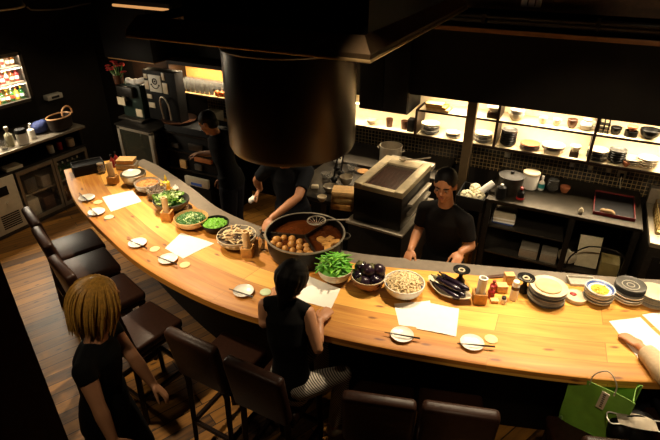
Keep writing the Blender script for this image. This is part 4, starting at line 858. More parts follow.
p = lb(24, 143.5); t = thing('white_pot', 'white pot with a black lid on the left back bar', 'pot', p); MB().lathe([(.05, 0), (.055, .006), (.055, .12), (.05, .125), (.003, .125)], 22).build('pot_body', WHITE, t); MB().lathe([(.057, .12), (.057, .15), (.05, .16), (.003, .16)], 22).build('lid', BLACK, t)
p = lb(33, 138.5); t = thing('pump_bottle', 'white pump dispenser right of the white pot on the left back bar', 'dispenser', p); MB().lathe([(.034, 0), (.036, .006), (.036, .1), (.014, .115), (.012, .13), (.002, .13)], 18).build('bottle_body', WHITE, t); MB().tube([(0, 0, .13), (0, 0, .165), (.012, 0, .17), (.04, 0, .166)], .008, 8).build('pump_head', WHITE, t)
p = lb(5, 149.5); tag(MB().lathe([(.028, 0), (.032, .09), (.029, .09), (.026, .008), (.002, .008)], 18).build('drinking_glass', CLEAR, None, True, loc=p), 'clear glass at the left edge of the back bar', 'glass')
m = MB().ell((0, 0, .07), (.08, .10, .07)).ell((.02, .04, .1), (.05, .05, .05)); tag(fuse(m, 'blue_bag', mat('blue_cloth', '#1c2a5a', .8), voxel=.012, loc=lb(41, 133)), 'crumpled blue bag on the left back bar', 'bag')
p = lb(62, 129); t = thing('open_handbag', 'dark open handbag with a tan rim at the far end of the back bar', 'bag', p, .2)
MB().lathe([(.09, 0), (.12, .02), (.13, .15), (.122, .15), (.112, .03), (.003, .02)], 26, sx=.8, sy=1.2).build('bag_body', mat('bag_cloth', '#241c16', .8), t); MB().torus((0, 0, .152), .126, .008, 28, 6, sx=.8, sy=1.2).build('rim', mat('tan_leather', '#a87a50', .5), t); MB().setm((0, .13, .15), (0, 0, 0)).torus((0, 0, 0), .075, .01, 16, 6, axis='x', a0=-.3, a1=PI+.3).build('handle', mat('tan_leather', '#a87a50'), t)
for px, py, mm, r, l in [(60, 147, RED, .03, 'red tin on the open shelf under the left back bar'), (70, 143, CREAM, .045, 'pale round tin on the open shelf under the left back bar'), (50, 150, GREYC, .035, 'grey tin on the open shelf under the left back bar')]:
    p = at(px, py, .70); tag(MB().lathe([(r, 0), (r*1.02, .004), (r*1.02, .085), (r, .09), (.003, .09)], 20).build('storage_tin', mm, None, True, loc=(-5.45, p.y, .6705)), l, 'tin')
p = atx(12, 167, -5.4); 
for i in range(2): tag(MB().slab(-.07, .07, -.09, .09, 0, .016, .004).build('folded_cloth', CREAMP, None, True, loc=(-5.42, p.y, .6706+.0165*i)), '%s folded pale cloth at the left of the open shelf' % ['lower', 'upper'][i], 'cloth')
p = atx(56, 97, -5.9); t = thing('wall_dispenser', 'small pale box mounted on the dark left wall', 'dispenser', (-6.0, p.y, p.z)); MB().slab(0, .09, -.10, .10, -.03, .03, .006).build('dispenser_body', GREYC, t); MB().slab(.09, .094, -.05, .05, -.012, .012).build('slot', BLACK, t)
# ------------------------------------------------------------------ far left kitchen corner
gw = thing('glass_washer', 'glass fronted cabinet machine with a steel frame behind the far end of the bar', 'washer', (-4.745, 3.8, 0))
MB().slab(-.27, .27, .02, .45, .02, .86, .005).build('cabinet', BLACK, gw); m = MB()
for s in (-1, 1): m.slab(s*.26-.022, s*.26+.022, -.01, .03, 0, .88, .003)
m.slab(-.282, .282, -.01, .03, .85, .89, .003); m.slab(-.24, .24, -.01, .03, .1, .14); m.build('front_frame', STEEL, gw)
MB().slab(-.238, .238, .0, .012, .14, .85).build('glass_panel', mat('dark_glass', '#2a2a22', .08, coat=.5), gw)
MB().slab(-.3, .29, -.02, .46, .89, .91, .003).build('top_plate', BSTEEL, gw)
cm = thing('coffee_machine', 'dark green coffee machine with pale tags in the far left corner', 'machine', (-4.93, 4.0, .91))
MB().slab(-.17, .17, 0, .2, 0, .42, .01).build('machine_body', mat('machine_green', '#1f2a24', .4), cm); MB().slab(-.2, .2, -.08, .22, 0, .03, .006).build('drip_tray', DSTEEL, cm); MB().slab(-.16, .1, -.06, .02, .28, .40, .01).build('group_head', BSTEEL, cm); MB().slab(-.16, -.04, -.071, -.061, .18, .27).build('pale_tag', CREAM, cm); MB().slab(.05, .15, -.01, 0, .05, .14, .002).build('pale_tag', CREAM, cm)
MB().cyl((-.08, -.02, .28), (-.08, -.02, .22), .03).build('portafilter', STEEL, cm)
fl = thing('red_flowers', 'bunch of red flowers in a dark pot on the coffee machine', 'flowers', (-5.06, 3.98, 1.331)); MB().lathe([(.05, 0), (.06, .1), (.054, .1), (.003, .02)], 16).build('flower_pot', BROWNC, fl)
q = random.Random(15); m = MB(); m2 = MB()
for i in range(16):
    a_ = q.uniform(0, 2*PI); e_ = q.uniform(.2, 1.4); r_ = .13; c_ = Vector((r_*math.cos(a_)*math.cos(e_), r_*.8*math.sin(a_)*math.cos(e_), .12+r_*math.sin(e_)))
    m2.tube([(0, 0, .08), c_*.6, c_], .004, 5)
    for k in range(6): b2 = 2*PI*k/6; m.ell(c_+Vector((.016*math.cos(b2), .016*math.sin(b2), .003)), (.017, .011, .006), (0, .3, b2), 6, 4)
m.build('blossoms', mat('petal_red', '#a8201e', .6), fl, True, ang=70); m2.build('stems', GREEN4, fl)
tw = thing('tap_tower', 'dark tap tower with a white emblem panel in the far left corner', 'dispenser', (-4.50, 4.05, .95), .06)
MB().slab(-.21, .25, 0, .14, 0, .57, .006).build('tower_body', BLACK, tw)
ep = MB().slab(-.125, .055, -.014, 0, .335, .525, .003).build('emblem_panel', mat('panel_white', '#d8d2c2', .5), tw)
BLK = mat('print_black', '#1a1714', .6)
m = MB(); m.torus((-.035, -.0155, .455), .030, .006, 24, 6, axis='y'); m.cyl((-.035, -.0145, .455), (-.035, -.017, .455), .012)
m.torus((-.035, -.0155, .425), .05, .005, 20, 6, axis='y', a0=PI*1.15, a1=PI*1.85)
for s in (-1, 1): m.cyl((-.035+s*.055, -.0145, .415), (-.035+s*.055, -.017, .415), .011)
m.build('round_emblem', BLK, ep)
for x, z_, w, h in ((-.17, .40, .06, .10), (.10, .39, .07, .12), (.09, .52, .04, .08), (-.155, .27, .07, .05), (-.14, .17, .09, .06), (-.17, .5, .05, .05)): MB().slab(x-w/2, x+w/2, -.009, 0, z_-h/2, z_+h/2, .002).build('pale_tag', CREAM, tw)
MB().tube(spline([(.03, -.03, .04), (.03, -.05, .22), (.06, -.06, .3), (.12, -.06, .29), (.16, -.06, .2), (.165, -.06, .05)], 26), .009, 8).build('gooseneck_tap', STEEL, tw)
rk = thing('equipment_rack', 'black equipment rack full of small devices behind the bar at the far left', 'rack', (-4.01, 3.98, 0), .06)
MB().slab(-.42, .45, .02, .4, 0, .95, .004).build('rack_body', BLACK, rk)
for z_ in (.2, .42, .64, .86): MB().slab(-.42, .45, -.01, .02, z_, z_+.018).build('rack_shelf', BSTEEL, rk)
for x, z_, w, h, mm, n in ((-.28, .72, .1, .05, DGREY, 'device_front'), (.02, .74, .2, .08, DSTEEL, 'device_front'), (.1, .6, .24, .05, mat('orange_sign', '#a8622c', .6), 'orange_sign'), (-.2, .5, .09, .1, PALEWOOD, 'tan_note'), (.02, .5, .1, .07, DGREY, 'device_front')): MB().slab(x-w/2, x+w/2, -.012, .018, z_-h/2, z_+h/2, .003).build(n, mm, rk)
a = aty(186, 184, 3.9); b = aty(206, 176, 3.9)
rp_ = thing('receipt_printer', 'cream receipt printer with a small blue display behind the lettuce bowl', 'printer', ((a.x+b.x)/2, 3.90, a.z), .06); hw = (b.x-a.x)/2; MB().slab(-hw, hw, 0, .04, 0, (b.z-a.z)*.62, .008).build('printer_body', CREAMP, rp_); MB().slab(-hw*.45, hw*.45, -.005, .0, .02, .05).build('blue_display', mat('lcd_blue', '#20304a', .3, emit='#4a78c8', es=.12), rp_)
# its stand
MB().slab(-hw*1.2, hw*1.2, -.01, .07, -a.z, -.001).build('stand', BLACK, rp_)
tp = at(166, 125, .955); t = thing('round_tray', 'wide dark round tray on the equipment rack', 'tray', (tp.x+.02, 4.14, .951)); MB().lathe([(.14, 0), (.19, .012), (.2, .03), (.194, .03), (.15, .01), (.003, .008)], 32).build('tray_body', BROWNC, t)
# wall cabinet with a lamp under it
ucb = thing('lit_wall_cabinet', 'dark wall cabinet with a warm lamp under it in the far left corner', 'cabinet', B(-3.28, .0, 0), BA); MB().slab(-.42, .32, -.12, .28, 1.58, 2.2, .005).build('carcass', BLACK, ucb); MB().slab(-.40, .30, -.10, .27, 1.565, 1.58).build('wooden_underside', MIDWOOD, ucb); MB().slab(-.35, .05, .02, .05, 1.552, 1.565).build('lamp_strip', LED, ucb); MB().slab(-.42, .32, .27, .285, 1.0, 1.565).build('back_panel', DARKWOOD, ucb)
AREAS.append((-3.42, .035, 1.545, .4, 3.0))
t = thing('white_glow_bundle', 'long crumpled white form standing in for lamp glow on top of the coffee machine', 'cloth', (0, 0, 0))  # white form modelled in place of the bright glow under the cabinet
m = MB(); m.tube(spline([(-4.99, 4.02, 1.375), (-4.86, 4.04, 1.355), (-4.7, 4.06, 1.40), (-4.78, 4.1, 1.37)], 12), [.02, .04, .03, .035, .045, .03, .04, .035, .03, .035, .03, .015], 8); fuse(m, 'glow_body', PAPER, t, .012, 3)
# lit niche of glasses
gs = thing('glass_niche', 'warm lit niche shelf of drinking glasses left of the round hood', 'shelf', B(0, 0, 0), BA)
GN0, GN1, GZ = -2.86, -2.03, 1.25
m = MB(); m.slab(GN0-.02, GN1+.02, .0, .29, GZ-.03, GZ); m.slab(GN0-.02, GN0, .0, .29, GZ, 1.58); m.slab(GN1, GN1+.02, 0, .29, GZ, 1.58); m.slab(GN0-.02, GN1+.02, 0, .29, 1.56, 1.6); m.build('niche_frame', DARKWOOD, gs, False); MB().slab(GN0, GN1, .275, .288, GZ, 1.56).build('back_panel', MIDWOOD, gs, False); MB().slab(GN0+.01, GN1-.01, .01, .27, GZ, GZ+.006).build('shelf_liner', PALEWOOD, gs); MB().slab(GN0+.05, GN1-.05, .04, .055, 1.549, 1.56).build('led_strip', LED, gs)
AREAS.append(((GN0+GN1)/2, .05, 1.545, .75, 17))
gp = None
for r_ in range(3):
    for k in range(11):
        p = B(GN0+.06+k*.066+.02*(r_ % 2), .06+.075*r_, GZ+.0065)
        if gp is None:
            gp = MB().lathe([(.02, 0), (.022, .004), (.028, .12), (.0265, .12), (.0205, .012), (.002, .01)], 14).build('drinking_glass', CLEAR, None, True, loc=p); tag(gp, 'clear drinking glass standing in rows in the warm lit niche', 'glass', 'glasses in the lit niche')
        elif not (r_ == 0 and k > 7): dup(gp, p)
for k in range(3): tag(MB().lathe([(.018, 0), (.026, .02), (.026, .05), (.012, .065), (.002, .066)], 14).build('orange_jar', mat('orange_glaze', '#b5622c', .3), None, True, loc=B(GN0+.06+(8.3+k*.85)*.066, .05, GZ+.0065)), '%s small orange jar at the right end of the lit niche' % ['left', 'middle', 'right'][k], 'jar')
s_, z_ = bs(213, 122, .12); t = thing('pale_carton', 'pale carton on a bracket below the lit glass niche', 'carton', B(s_, .14, z_), BA); MB().slab(-.09, .09, -.08, .08, 0, .13, .004).build('carton_body', CREAMP, t); MB().slab(-.13, .12, -.1, .155, -.02, -.0005).build('bracket', PALEWOOD, t)
# lamps and lines high up at the left
t = thing('pendant_lamp', 'dark pendant lampshade with a pale rim at the top left corner', 'lamp', (-3.92, 2.16, 2.42)); MB().lathe([(.21, 0), (.2, .06), (.14, .18), (.05, .24), (.05, .26), (.003, .26)], 36).build('lamp_shade', BSTEEL, t); MB().torus((0, 0, 0), .21, .007, 36).build('rim', CREAM, t); MB().cyl((0, 0, .26), (0, 0, .68), .006).build('cord', BLACK, t)
a = aty(113, 5, 3.9); b = aty(168, 10, 3.9); t = thing('strip_light', 'thin warm strip light high on the far left wall', 'lamp', a); d_ = b-a; MB().tube([(0, 0, 0), (d_.x, d_.y, d_.z)], .014, 8).build('tube', mat('warm_tube', '#c9905a', .5, emit='#ffb870', es=.6), t); MB().box((d_.x/2, .035, d_.z/2+.03), (d_.x, .03, .04)).build('fixture', BLACK, t)
MB().slab(d_.x/2-.02, d_.x/2+.02, .04, .25, .03, .06).build('bracket', BLACK, t)
m = MB(); pts = [atx(27, 7, -5.9), atx(32, 10, -5.9), atx(60, 9, -5.9), atx(85, 4, -5.9), atx(105, 1, -5.9)]; m.tube(spline(pts, 20), .008, 6); tag(m.build('pale_cable', GREYC, None, True), 'thin pale cable strung high along the dark left wall', 'cable')

# ------------------------------------------------------------------ bar stools with backs
def chair(label):
    t = thing('bar_chair', label, 'chair', (0, 0, 0), 0, None); W = .175
    MB().slab(-W, W, -.17, .18, .585, .655, .022).build('seat', LEATHER, t)
    MB().slab(-W+.01, W-.01, -.165, .17, .555, .584, .004).build('seat_frame', CHAIRWOOD, t)
    m = MB().setm((0, -.19, .60), (.16, 0, 0)); m.slab(-W, W, -.035, .035, .04, .41, .024); m.build('backrest', LEATHER, t)
    for sx in (-1, 1):
        MB().tube([(sx*(W-.03), .145, .56), (sx*(W-.025), .155, 0)], [.024, .018], 4).build('leg', CHAIRWOOD, t, False)
        MB().tube([(sx*(W-.03), -.235, .80), (sx*(W-.03), -.19, .58), (sx*(W-.025), -.215, 0)], [.018, .024, .018], 4).build('leg', CHAIRWOOD, t, False)
        MB().slab(sx*(W-.027)-.011, sx*(W-.027)+.011, -.2, .15, .2, .23).build('side_stretcher', CHAIRWOOD, t)
    MB().slab(-W+.03, W-.03, .14, .165, .235, .265, .003).build('footrest', CHAIRWOOD, t); MB().slab(-W+.03, W-.03, -.215, -.195, .2, .23).build('rear_stretcher', CHAIRWOOD, t)
    return t
GCH = None
CHAIRS = [  # x, y of the backrest top, heading
    (-1.66, 1.43, 0.0, 'brown leather bar chair left of the seated person in black'),
    (-1.24, 1.42, 0.02, 'brown leather bar chair the person in black sits on'),
    (-.62, 1.56, .33, 'padded bar chair right of the seated person, backrest at the bottom centre'),
    (-.27, 1.69, .33, 'padded bar chair second to the right of the seated person'),
    (-3.66, 1.85, -.36, 'bar chair at the far left end of the bar'),
    (-3.31, 1.70, -.36, 'bar chair second from the far left end of the bar'),
    (-2.86, 1.53, -.28, 'bar chair third from the far left end, behind the blonde hair'),
    (-2.36, 1.40, -.12, 'empty bar chair with its seat showing right of the blonde person'),
    (.395, 1.85, .36, 'bar chair at the right carrying the green bag'),
    (.86, 2.18, .40, 'bar chair under the person in beige beyond the right edge')]
src = None
SEATS = []
for x, y, rz, lab in CHAIRS:
    o = chair(lab) if src is None else dup(src); src = src or o
    o['label'] = lab; o.rotation_euler = (0, 0, rz); off = Matrix.Rotation(rz, 4, 'Z') @ Vector((0, .245, 0)); o.location = (x+off.x, y+off.y, 0); SEATS.append((o.location.copy(), rz))
    o['group'] = 'bar chairs along the counter'

# ------------------------------------------------------------------ bags on the right hand chair
bl, brz = SEATS[8]
def on_seat(dx, dy, dz=.6555): v = Matrix.Rotation(brz, 4, 'Z') @ Vector((dx, dy, 0)); return (bl.x+v.x, bl.y+v.y, dz)
GB = mat('green_paper', '#6f9e34', .6, var=.12); GBD = mat('green_paper_inside', '#35691e', .7)
t = thing('paper_bag', 'green paper carrier bag standing on the right hand bar chair', 'bag', (at(599, 398, .83).x, at(599, 398, .83).y-.02, .6555), brz-.55)
W_, D_, H_ = .135, .065, .325
m = MB(); T_ = .003
def bagside(p0, p1, bulge):
    n = 8; g = []
    for i in range(n+1):
        u = i/n; row = []
        for j in range(7):
            w = j/6; x = p0[0]+(p1[0]-p0[0])*u; y = p0[1]+(p1[1]-p0[1])*u; nx, ny = (p1[1]-p0[1]), -(p1[0]-p0[0]); l = math.hypot(nx, ny); k = bulge*math.sin(PI*u)*(w**1.5) + .005*math.sin(7*u+5*w)
            row.append(m.v((x*(1+.08*w)+nx/l*k, y*(1+.15*w)+ny/l*k, w*H_)))
        g.append(row)
    for i in range(n):
        for j in range(6): m.f([g[i][j], g[i+1][j], g[i+1][j+1], g[i][j+1]])
C4 = [(-W_, -D_), (W_, -D_), (W_, D_), (-W_, D_)]
for i in range(4): bagside(C4[i], C4[(i+1) % 4], -.012 if i % 2 == 0 else -.022)
m.f([m.v((x, y, 0)) for x, y in C4]); bmesh.ops.remove_doubles(m.bm, verts=m.bm.verts[:], dist=.0005); bmesh.ops.solidify(m.bm, geom=m.bm.faces[:], thickness=.0025); m.build('bag_body', GB, t, True, ang=50)
for s in (-1, 1): MB().tube(spline([(-.055, s*D_*1.0, H_-.02), (-.05, s*D_*1.0, H_+(.05 if s < 0 else 0)), (0, s*D_*.9, H_+(.10 if s < 0 else .015)), (.05, s*D_*1.0, H_+(.05 if s < 0 else 0)), (.055, s*D_*1.0, H_-.02)], 20), .0035, 6).build('handle', mat('cord_white', '#b9ab92', .8), t)
MB().box((.02, -D_*1.16-.009, H_-.06), (.035, .003, .11), 0, (.02, .05, 0)).build('hang_tag', CREAM, t)
m = MB()
for k in range(7): m.box((.02, -D_*1.16-.0125, H_-.02-k*.013), (.013-.002*(k % 2), .001, .006), 0, (.02, .05, 0))
m.build('tag_lettering', BLK, bpy.data.objects[[c.name for c in t.children if c.name.startswith('hang_tag')][0]])
m = MB().ell((0, 0, .10), (.10, .085, .10)).ell((.03, .02, .17), (.08, .06, .05)).ell((-.06, -.02, .15), (.05, .06, .05)); bgk = fuse(m, 'bag_body', mat('black_nylon', '#100f0f', .5, bump=.2), None, .01, 2)
t2 = thing('black_bag', 'soft black bag lying right of the green paper bag', 'bag', on_seat(.16, .03), brz); bgk.parent = t2; MB().tube(spline([(-.09, -.03, .17), (-.05, -.03, .235), (.02, -.02, .24), (.08, -.01, .18)], 16), .007, 6).build('strap', BLACK, t2)
# face mask lying on the black bag
mk = thing('face_mask', 'white folded face mask lying on the black bag', 'mask', on_seat(.155, -.01, .875), brz-.1); m = MB(); n = 10; g = []
for i in range(n+1):
    u = i/n*2-1; row = []
    for j in range(7):
        w = j/6*2-1; row.append(m.v((u*.085, w*.045*(1-.35*u*u), .028*(1-u*u)*(1-w*w*.7)+.003)))
    g.append(row)
for i in range(n):
    for j in range(6): m.f([g[i][j], g[i+1][j], g[i+1][j+1], g[i][j+1]])
bmesh.ops.solidify(m.bm, geom=m.bm.faces[:], thickness=.003); m.build('mask_body', mat('mask_cloth', '#d9cdb8', .9), mk)
for s in (-1, 1): MB().tube(spline([(s*.08, -.03, .004), (s*.12, -.035, .004), (s*.13, 0, .003), (s*.12, .03, .004), (s*.08, .03, .004)], 16), .003, 6).build('ear_loop', WHITE, mk)
t = thing('key_pouch', 'small tan pouch in front of the green paper bag', 'pouch', on_seat(-.06, -.125), brz); MB().slab(-.035, .035, -.02, .02, 0, .10, .01).build('pouch_body', MIDWOOD, t); MB().slab(-.038, .038, -.024, .024, .098, .125, .008).build('flap', mat('orange_leather', '#b5742c', .5), t)
# ------------------------------------------------------------------ people
def basis(f, u=Vector((0, 0, 1))):
    f = f.normalized(); r = f.cross(u).normalized(); return r, f, r.cross(f)
def ellf(m, c, r, ax, u=14, w=10):   # ellipsoid in a frame (right, forward, up)
    M = Matrix((ax[0], ax[1], ax[2])).transposed().to_4x4(); M.translation = c
    bmesh.ops.create_uvsphere(m.bm, u_segments=u, v_segments=w, radius=1.0, matrix=M @ Matrix.Diagonal((*r, 1)))
def hand(m, wr, d, n, side, curl=.5, k=.92):
    d = d.normalized(); n = (n - d*n.dot(d)).normalized(); l = d.cross(n)*side       # l points to the thumb side
    ellf(m, wr+d*.042*k, (.036*k, .046*k, .014*k), (l, d, n)); m.tube([wr-d*.02, wr+d*.02*k], [.024*k, .024*k], 10)
    for off, ln, b0 in ((.027, .068, 0), (.009, .076, .0), (-.009, .070, .0), (-.026, .054, .05)):
        p = wr + d*(.074*k) + l*(off*k); pts = [p - d*.02*k]; a = curl*.35
        pts.append(p)
        for s_ in (.45, .32, .23):
            v = d*math.cos(a) + n*math.sin(a) + l*off*1.5; p = p + v.normalized()*ln*s_*k; pts.append(p); a += curl*.75
        m.tube(pts, [.009*k, .0092*k, .0088*k, .008*k, .0065*k], 8)
        ellf(m, pts[-1], (.0066*k,)*3, (l, d, n), 8, 6)
    p = wr + d*.02*k + l*.025*k; a = [p, p+(l*.7+d*.7+n*.2)*.028*k, p+(l*.75+d*1.35+n*.5)*.04*k, p+(l*.7+d*1.9+n*.8)*.046*k]
    m.tube(a, [.013*k, .011*k, .0095*k, .007*k], 8); ellf(m, a[-1], (.0072*k,)*3, (l, d, n), 8, 6)
def ering(c, r, f, rx, ry, n=24): return [c + r*(rx*math.cos(2*PI*i/n)) + f*(ry*math.sin(2*PI*i/n)) for i in range(n)]
def torso(m, J, g=0.0, lo=None, hi=1.0, k=1.0):
    P_ = [(-.09, .10, .085), (-.03, .138, .10), (.03, .142, .10), (.28, .116, .082), (.55, .128, .094), (.8, .135, .092), (.93, .105, .07), (1.0, .055, .052)]
    rp_ = (J['hipR']-J['hipL']).normalized(); rc_ = (J['shR']-J['shL']).normalized(); rs = []
    ax = J['neck']-J['pel']
    for t, rx, ry in P_:
        if lo is not None and t < lo: continue
        if t > hi: continue
        c = J['pel']+ax*t if t < .3 else (J['pel'].lerp(J['chest'], t/.62) if t < .62 else J['chest'].lerp(J['neck'], (t-.62)/.38))
        r = rp_.lerp(rc_, min(1, max(0, t))).normalized(); up = ax.normalized(); f = up.cross(r).normalized(); r = f.cross(up)
        rs.append(ering(c, r, f, rx*k+g, ry*k+g))
    m.rings(rs)
def limb(m, pts, rad, seg=12, balls=True):
    m.tube(pts, rad, seg)
    if balls:
        for p, r in zip(pts, rad): m.ell(p, (r, r, r), None, 12, 8)
def person(label, J, skin=SKIN, k=1.0, shirt=SHIRTB, sleeve=.55, trous=DARKCL, hair='short', hairm=HAIRB, curl=(.5, .5), voxel=.0065, apron=None, shortsleeve=True, hem=-.06, face=True, legs=True, shoe=SHOEM, cuff=.97):
    root = thing('person', label, 'person', (J['pel'].x, J['pel'].y, 0)); o0 = Vector(root.location); V = lambda v: v-o0
    J = {a: (b if a in ('face', 'hdL', 'hdR', 'pnL', 'pnR') else V(b)) for a, b in J.items()}
    m = MB(); torso(m, J, 0, k=k)
    r, f, u = basis(J['face']); hc = J['head']
    m.tube([J['neck']-Vector((0, 0, .03)), J['neck'].lerp(hc, .45), hc-u*.02], [.056*k, .046*k, .046*k], 14)
    for s in 'LR':
        sh_, el, wr = J['sh'+s], J['el'+s], J['wr'+s]; limb(m, [sh_, sh_.lerp(el, .4), el, el.lerp(wr, .3), wr], [.047*k, .043*k, .034*k, .036*k, .024*k])
        m.tube([J['neck'].lerp(sh_, .2)-Z*.012, sh_], [.038*k, .042*k], 12)
        hand(m, wr, J['hd'+s], J['pn'+s], 1 if s == 'R' else -1, curl[0 if s == 'L' else 1])
        hp, kn, an, to = J['hip'+s], J['kn'+s], J['an'+s], J['to'+s]
        limb(m, [hp, hp.lerp(kn, .4), kn, kn.lerp(an, .3), an], [.078*k, .072*k, .05*k, .05*k, .032*k]); m.tube([an-(to-an)*.25, to], [.03, .028], 10)
    ellf(m, hc+u*.012, (.067*k, .083*k, .088*k), (r, f, u)); ellf(m, hc+f*.026-u*.05, (.05*k, .055*k, .052*k), (r, f, u)); ellf(m, hc+f*.062-u*.086, (.022, .02, .018), (r, f, u))
    ellf(m, hc+f*.086-u*.022, (.012, .018, .013), (r, f, u)); ellf(m, hc+f*.078+u*.0, (.008, .012, .024), (r, f, u)); ellf(m, hc+f*.066+u*.022, (.046, .018, .012), (r, f, u)); ellf(m, hc+f*.078-u*.052, (.022, .009, .008), (r, f, u))
    for s in (-1, 1): ellf(m, hc+r*s*.068-f*.006-u*.012, (.01, .02, .029), (r, f, u)); ellf(m, hc+r*s*.036+f*.056-u*.028, (.02, .02, .02), (r, f, u))
    body = fuse(m, 'body', skin, root, voxel, 3)
    if face:
        for s in (-1, 1):
            m = MB(); ellf(m, hc+r*s*.028+f*.0735+u*.0, (.0115, .007, .0042), (r, f, u)); e = m.build('eye', EYEW, root); m = MB(); ellf(m, hc+r*s*.028+f*.0805-u*.0005, (.0052, .003, .0042), (r, f, u)); m.build('iris', PUPIL, e)
            m = MB(); m.tube([hc+r*s*.012+f*.083+u*.017, hc+r*s*.03+f*.081+u*.022, hc+r*s*.046+f*.068+u*.016], [.003, .004, .002], 6); m.build('eyebrow', hairm if hairm is not HAIRY else BROWNC, root)
        m = MB(); ellf(m, hc+f*.0845-u*.0535, (.02, .005, .0055), (r, f, u)); m.build('mouth', LIPS, root)
    # hair
    m = MB()
    if hair == 'short':
        ellf(m, hc-f*.012+u*.029, (.0745*k, .086*k, .079*k), (r, f, u), 20, 14); ellf(m, hc-f*.035-u*.02, (.062, .058, .06), (r, f, u))
        for i in range(40): a = R.uniform(PI, 2*PI); e = R.uniform(.5, 1.3); d = r*math.cos(a)*math.cos(e)*.072 + f*math.sin(a)*math.cos(e)*.084 + u*math.sin(e)*.077; m.tube([hc-f*.014+u*.026+d*.95, hc-f*.014+u*.026+d*1.03+f*.004], [.012, .006], 5)
        fuse(m, 'hair', hairm, root, .006, 3)
    elif hair == 'bob':
        ellf(m, hc-f*.012+u*.02, (.082, .092, .094), (r, f, u), 20, 14); ellf(m, hc-f*.03-u*.045, (.07, .06, .062), (r, f, u)); ellf(m, hc-f*.045-u*.09, (.045, .035, .045), (r, f, u))
        for i in range(46):
            a = R.uniform(PI, 2*PI); x = math.cos(a); y = math.sin(a); m.tube(spline([hc+u*.09+r*x*.03+f*y*.03, hc+u*.03+r*x*.082+f*(y*.09-.01), hc-u*.05+r*x*.073+f*(y*.08-.01), hc-u*.10+r*x*.05+f*(y*.07-.01)], 8), [.008, .012, .013, .013, .012, .01, .008, .003], 6)
        fuse(m, 'hair', hairm, root, .006, 1)
    elif hair == 'nape':
        ellf(m, hc-f*.010+u*.02, (.083, .093, .095), (r, f, u), 20, 14); ellf(m, hc-f*.04-u*.045, (.066, .05, .058), (r, f, u)); ellf(m, hc-f*.056-u*.09, (.034, .026, .04), (r, f, u)); ellf(m, hc-f*.06-u*.125, (.018, .016, .035), (r, f, u))
        for i in range(30):
            a = R.uniform(PI, 2*PI); x = math.cos(a); y = math.sin(a); m.tube(spline([hc+u*.10+r*x*.03+f*y*.03, hc+u*.03+r*x*.084+f*(y*.094-.01), hc-u*.05+r*x*.06+f*(y*.08-.01), hc-u*.10+r*x*.03-f*.06], 8), [.008, .01, .011, .01, .01, .008, .006, .003], 6)
        fuse(m, 'hair', hairm, root, .006, 1)
    elif hair == 'long':
        ellf(m, hc-f*.012+u*.022, (.079, .09, .09), (r, f, u), 20, 14); ellf(m, hc-f*.03-u*.05, (.07, .06, .07), (r, f, u))
        fuse(m, 'hair', hairm, root, .007, 1); m = MB()
        for i in range(150):
            a = R.uniform(-.15*PI, 1.15*PI)+PI; x = math.cos(a); y = math.sin(a); w = R.uniform(1.0, 1.42); L = R.uniform(.11, .18); q1 = R.uniform(-.012, .012)
            m.tube(spline([hc+u*.108+r*x*.015+f*(y*.012), hc+u*.075+r*x*.062*w+f*(y*.07-.01)*w, hc+u*.0+r*x*.086*w+f*(y*.095-.01)*w, hc-u*.07+r*(x*.088*w+q1)+f*(y*.095-.01)*w, hc-u*L+r*(x*.078*w+q1*2)+f*(y*.085-.01)*w], 12), [.003, .005, .006, .007, .007, .007, .007, .006, .006, .005, .004, .001], 5)
        m.build('hair_strands', hairm, root, True)
    # shirt
    m = MB(); torso(m, J, .010, lo=-.1, hi=1.0, k=k); vx = .008
    up = (J['neck']-J['pel']).normalized()
    for s in 'LR':
        sh_, el, wr = J['sh'+s], J['el'+s], J['wr'+s]; m.tube([J['neck'].lerp(sh_, .22)-up*.008, sh_ if sleeve > 0 else J['neck'].lerp(sh_, 1.0)], [.05*k, .054*k], 14)
        if sleeve > 0: m.ell(sh_, (.057*k,)*3)
        if sleeve > 0: m.tube([sh_, sh_.lerp(el, min(1, sleeve))], [.057*k, .05*k], 16)
        if sleeve > 1: m.ell(el, (.064*k,)*3); m.tube([sh_, el], [.057*k, .064*k], 16); m.tube([el, el.lerp(wr, (sleeve-1)*.4), el.lerp(wr, (sleeve-1)*.7), el.lerp(wr, sleeve-1)], [.064*k, .066*k, .056*k, .05*k], 16)
    m.rings([ering(J['pel']+up*t, (J['hipR']-J['hipL']).normalized(), up.cross((J['hipR']-J['hipL']).normalized()), rx*k, ry*k) for t, rx, ry in ((hem, .157, .117), (.0, .156, .116), (.07, .146, .105))])
    fuse(m, 'shirt', shirt, root, vx, 4)
    if legs:
        m = MB(); m.rings([ering(J['pel']+up*t, (J['hipR']-J['hipL']).normalized(), up.cross((J['hipR']-J['hipL']).normalized()), rx*k, ry*k) for t, rx, ry in ((-.10, .12, .10), (-.03, .15, .112), (.03, .15, .11))])
        for s in 'LR':
            hp, kn, an = J['hip'+s], J['kn'+s], J['an'+s]; limb(m, [hp, hp.lerp(kn, .4), kn, kn.lerp(an, .3)], [.09*k, .083*k, .062*k, .06*k]); m.tube([kn.lerp(an, .3), kn.lerp(an, cuff)], [.06*k, .05*k], 14)
        fuse(m, 'trousers', trous, root, .009, 2)
        for s in 'LR':
            an, to = J['an'+s], J['to'+s]; d = to-an; m = MB(); h = Vector((0, 0, -.012)); m.tube([an-d*.35+h, an+h*1.0, an+d*.6+h*1.2, to+d*.15+h*1.4], [.03, .042, .036, .022], 12); m.ell(an+h*.5, (.04, .04, .04)); fuse(m, 'shoe', shoe, root, .009, 2)
    return root
Z = Vector((0, 0, 1))
def frame(face): f = Vector(face); f.z = 0; f.normalize(); return Vector((f.y, -f.x, 0)), f
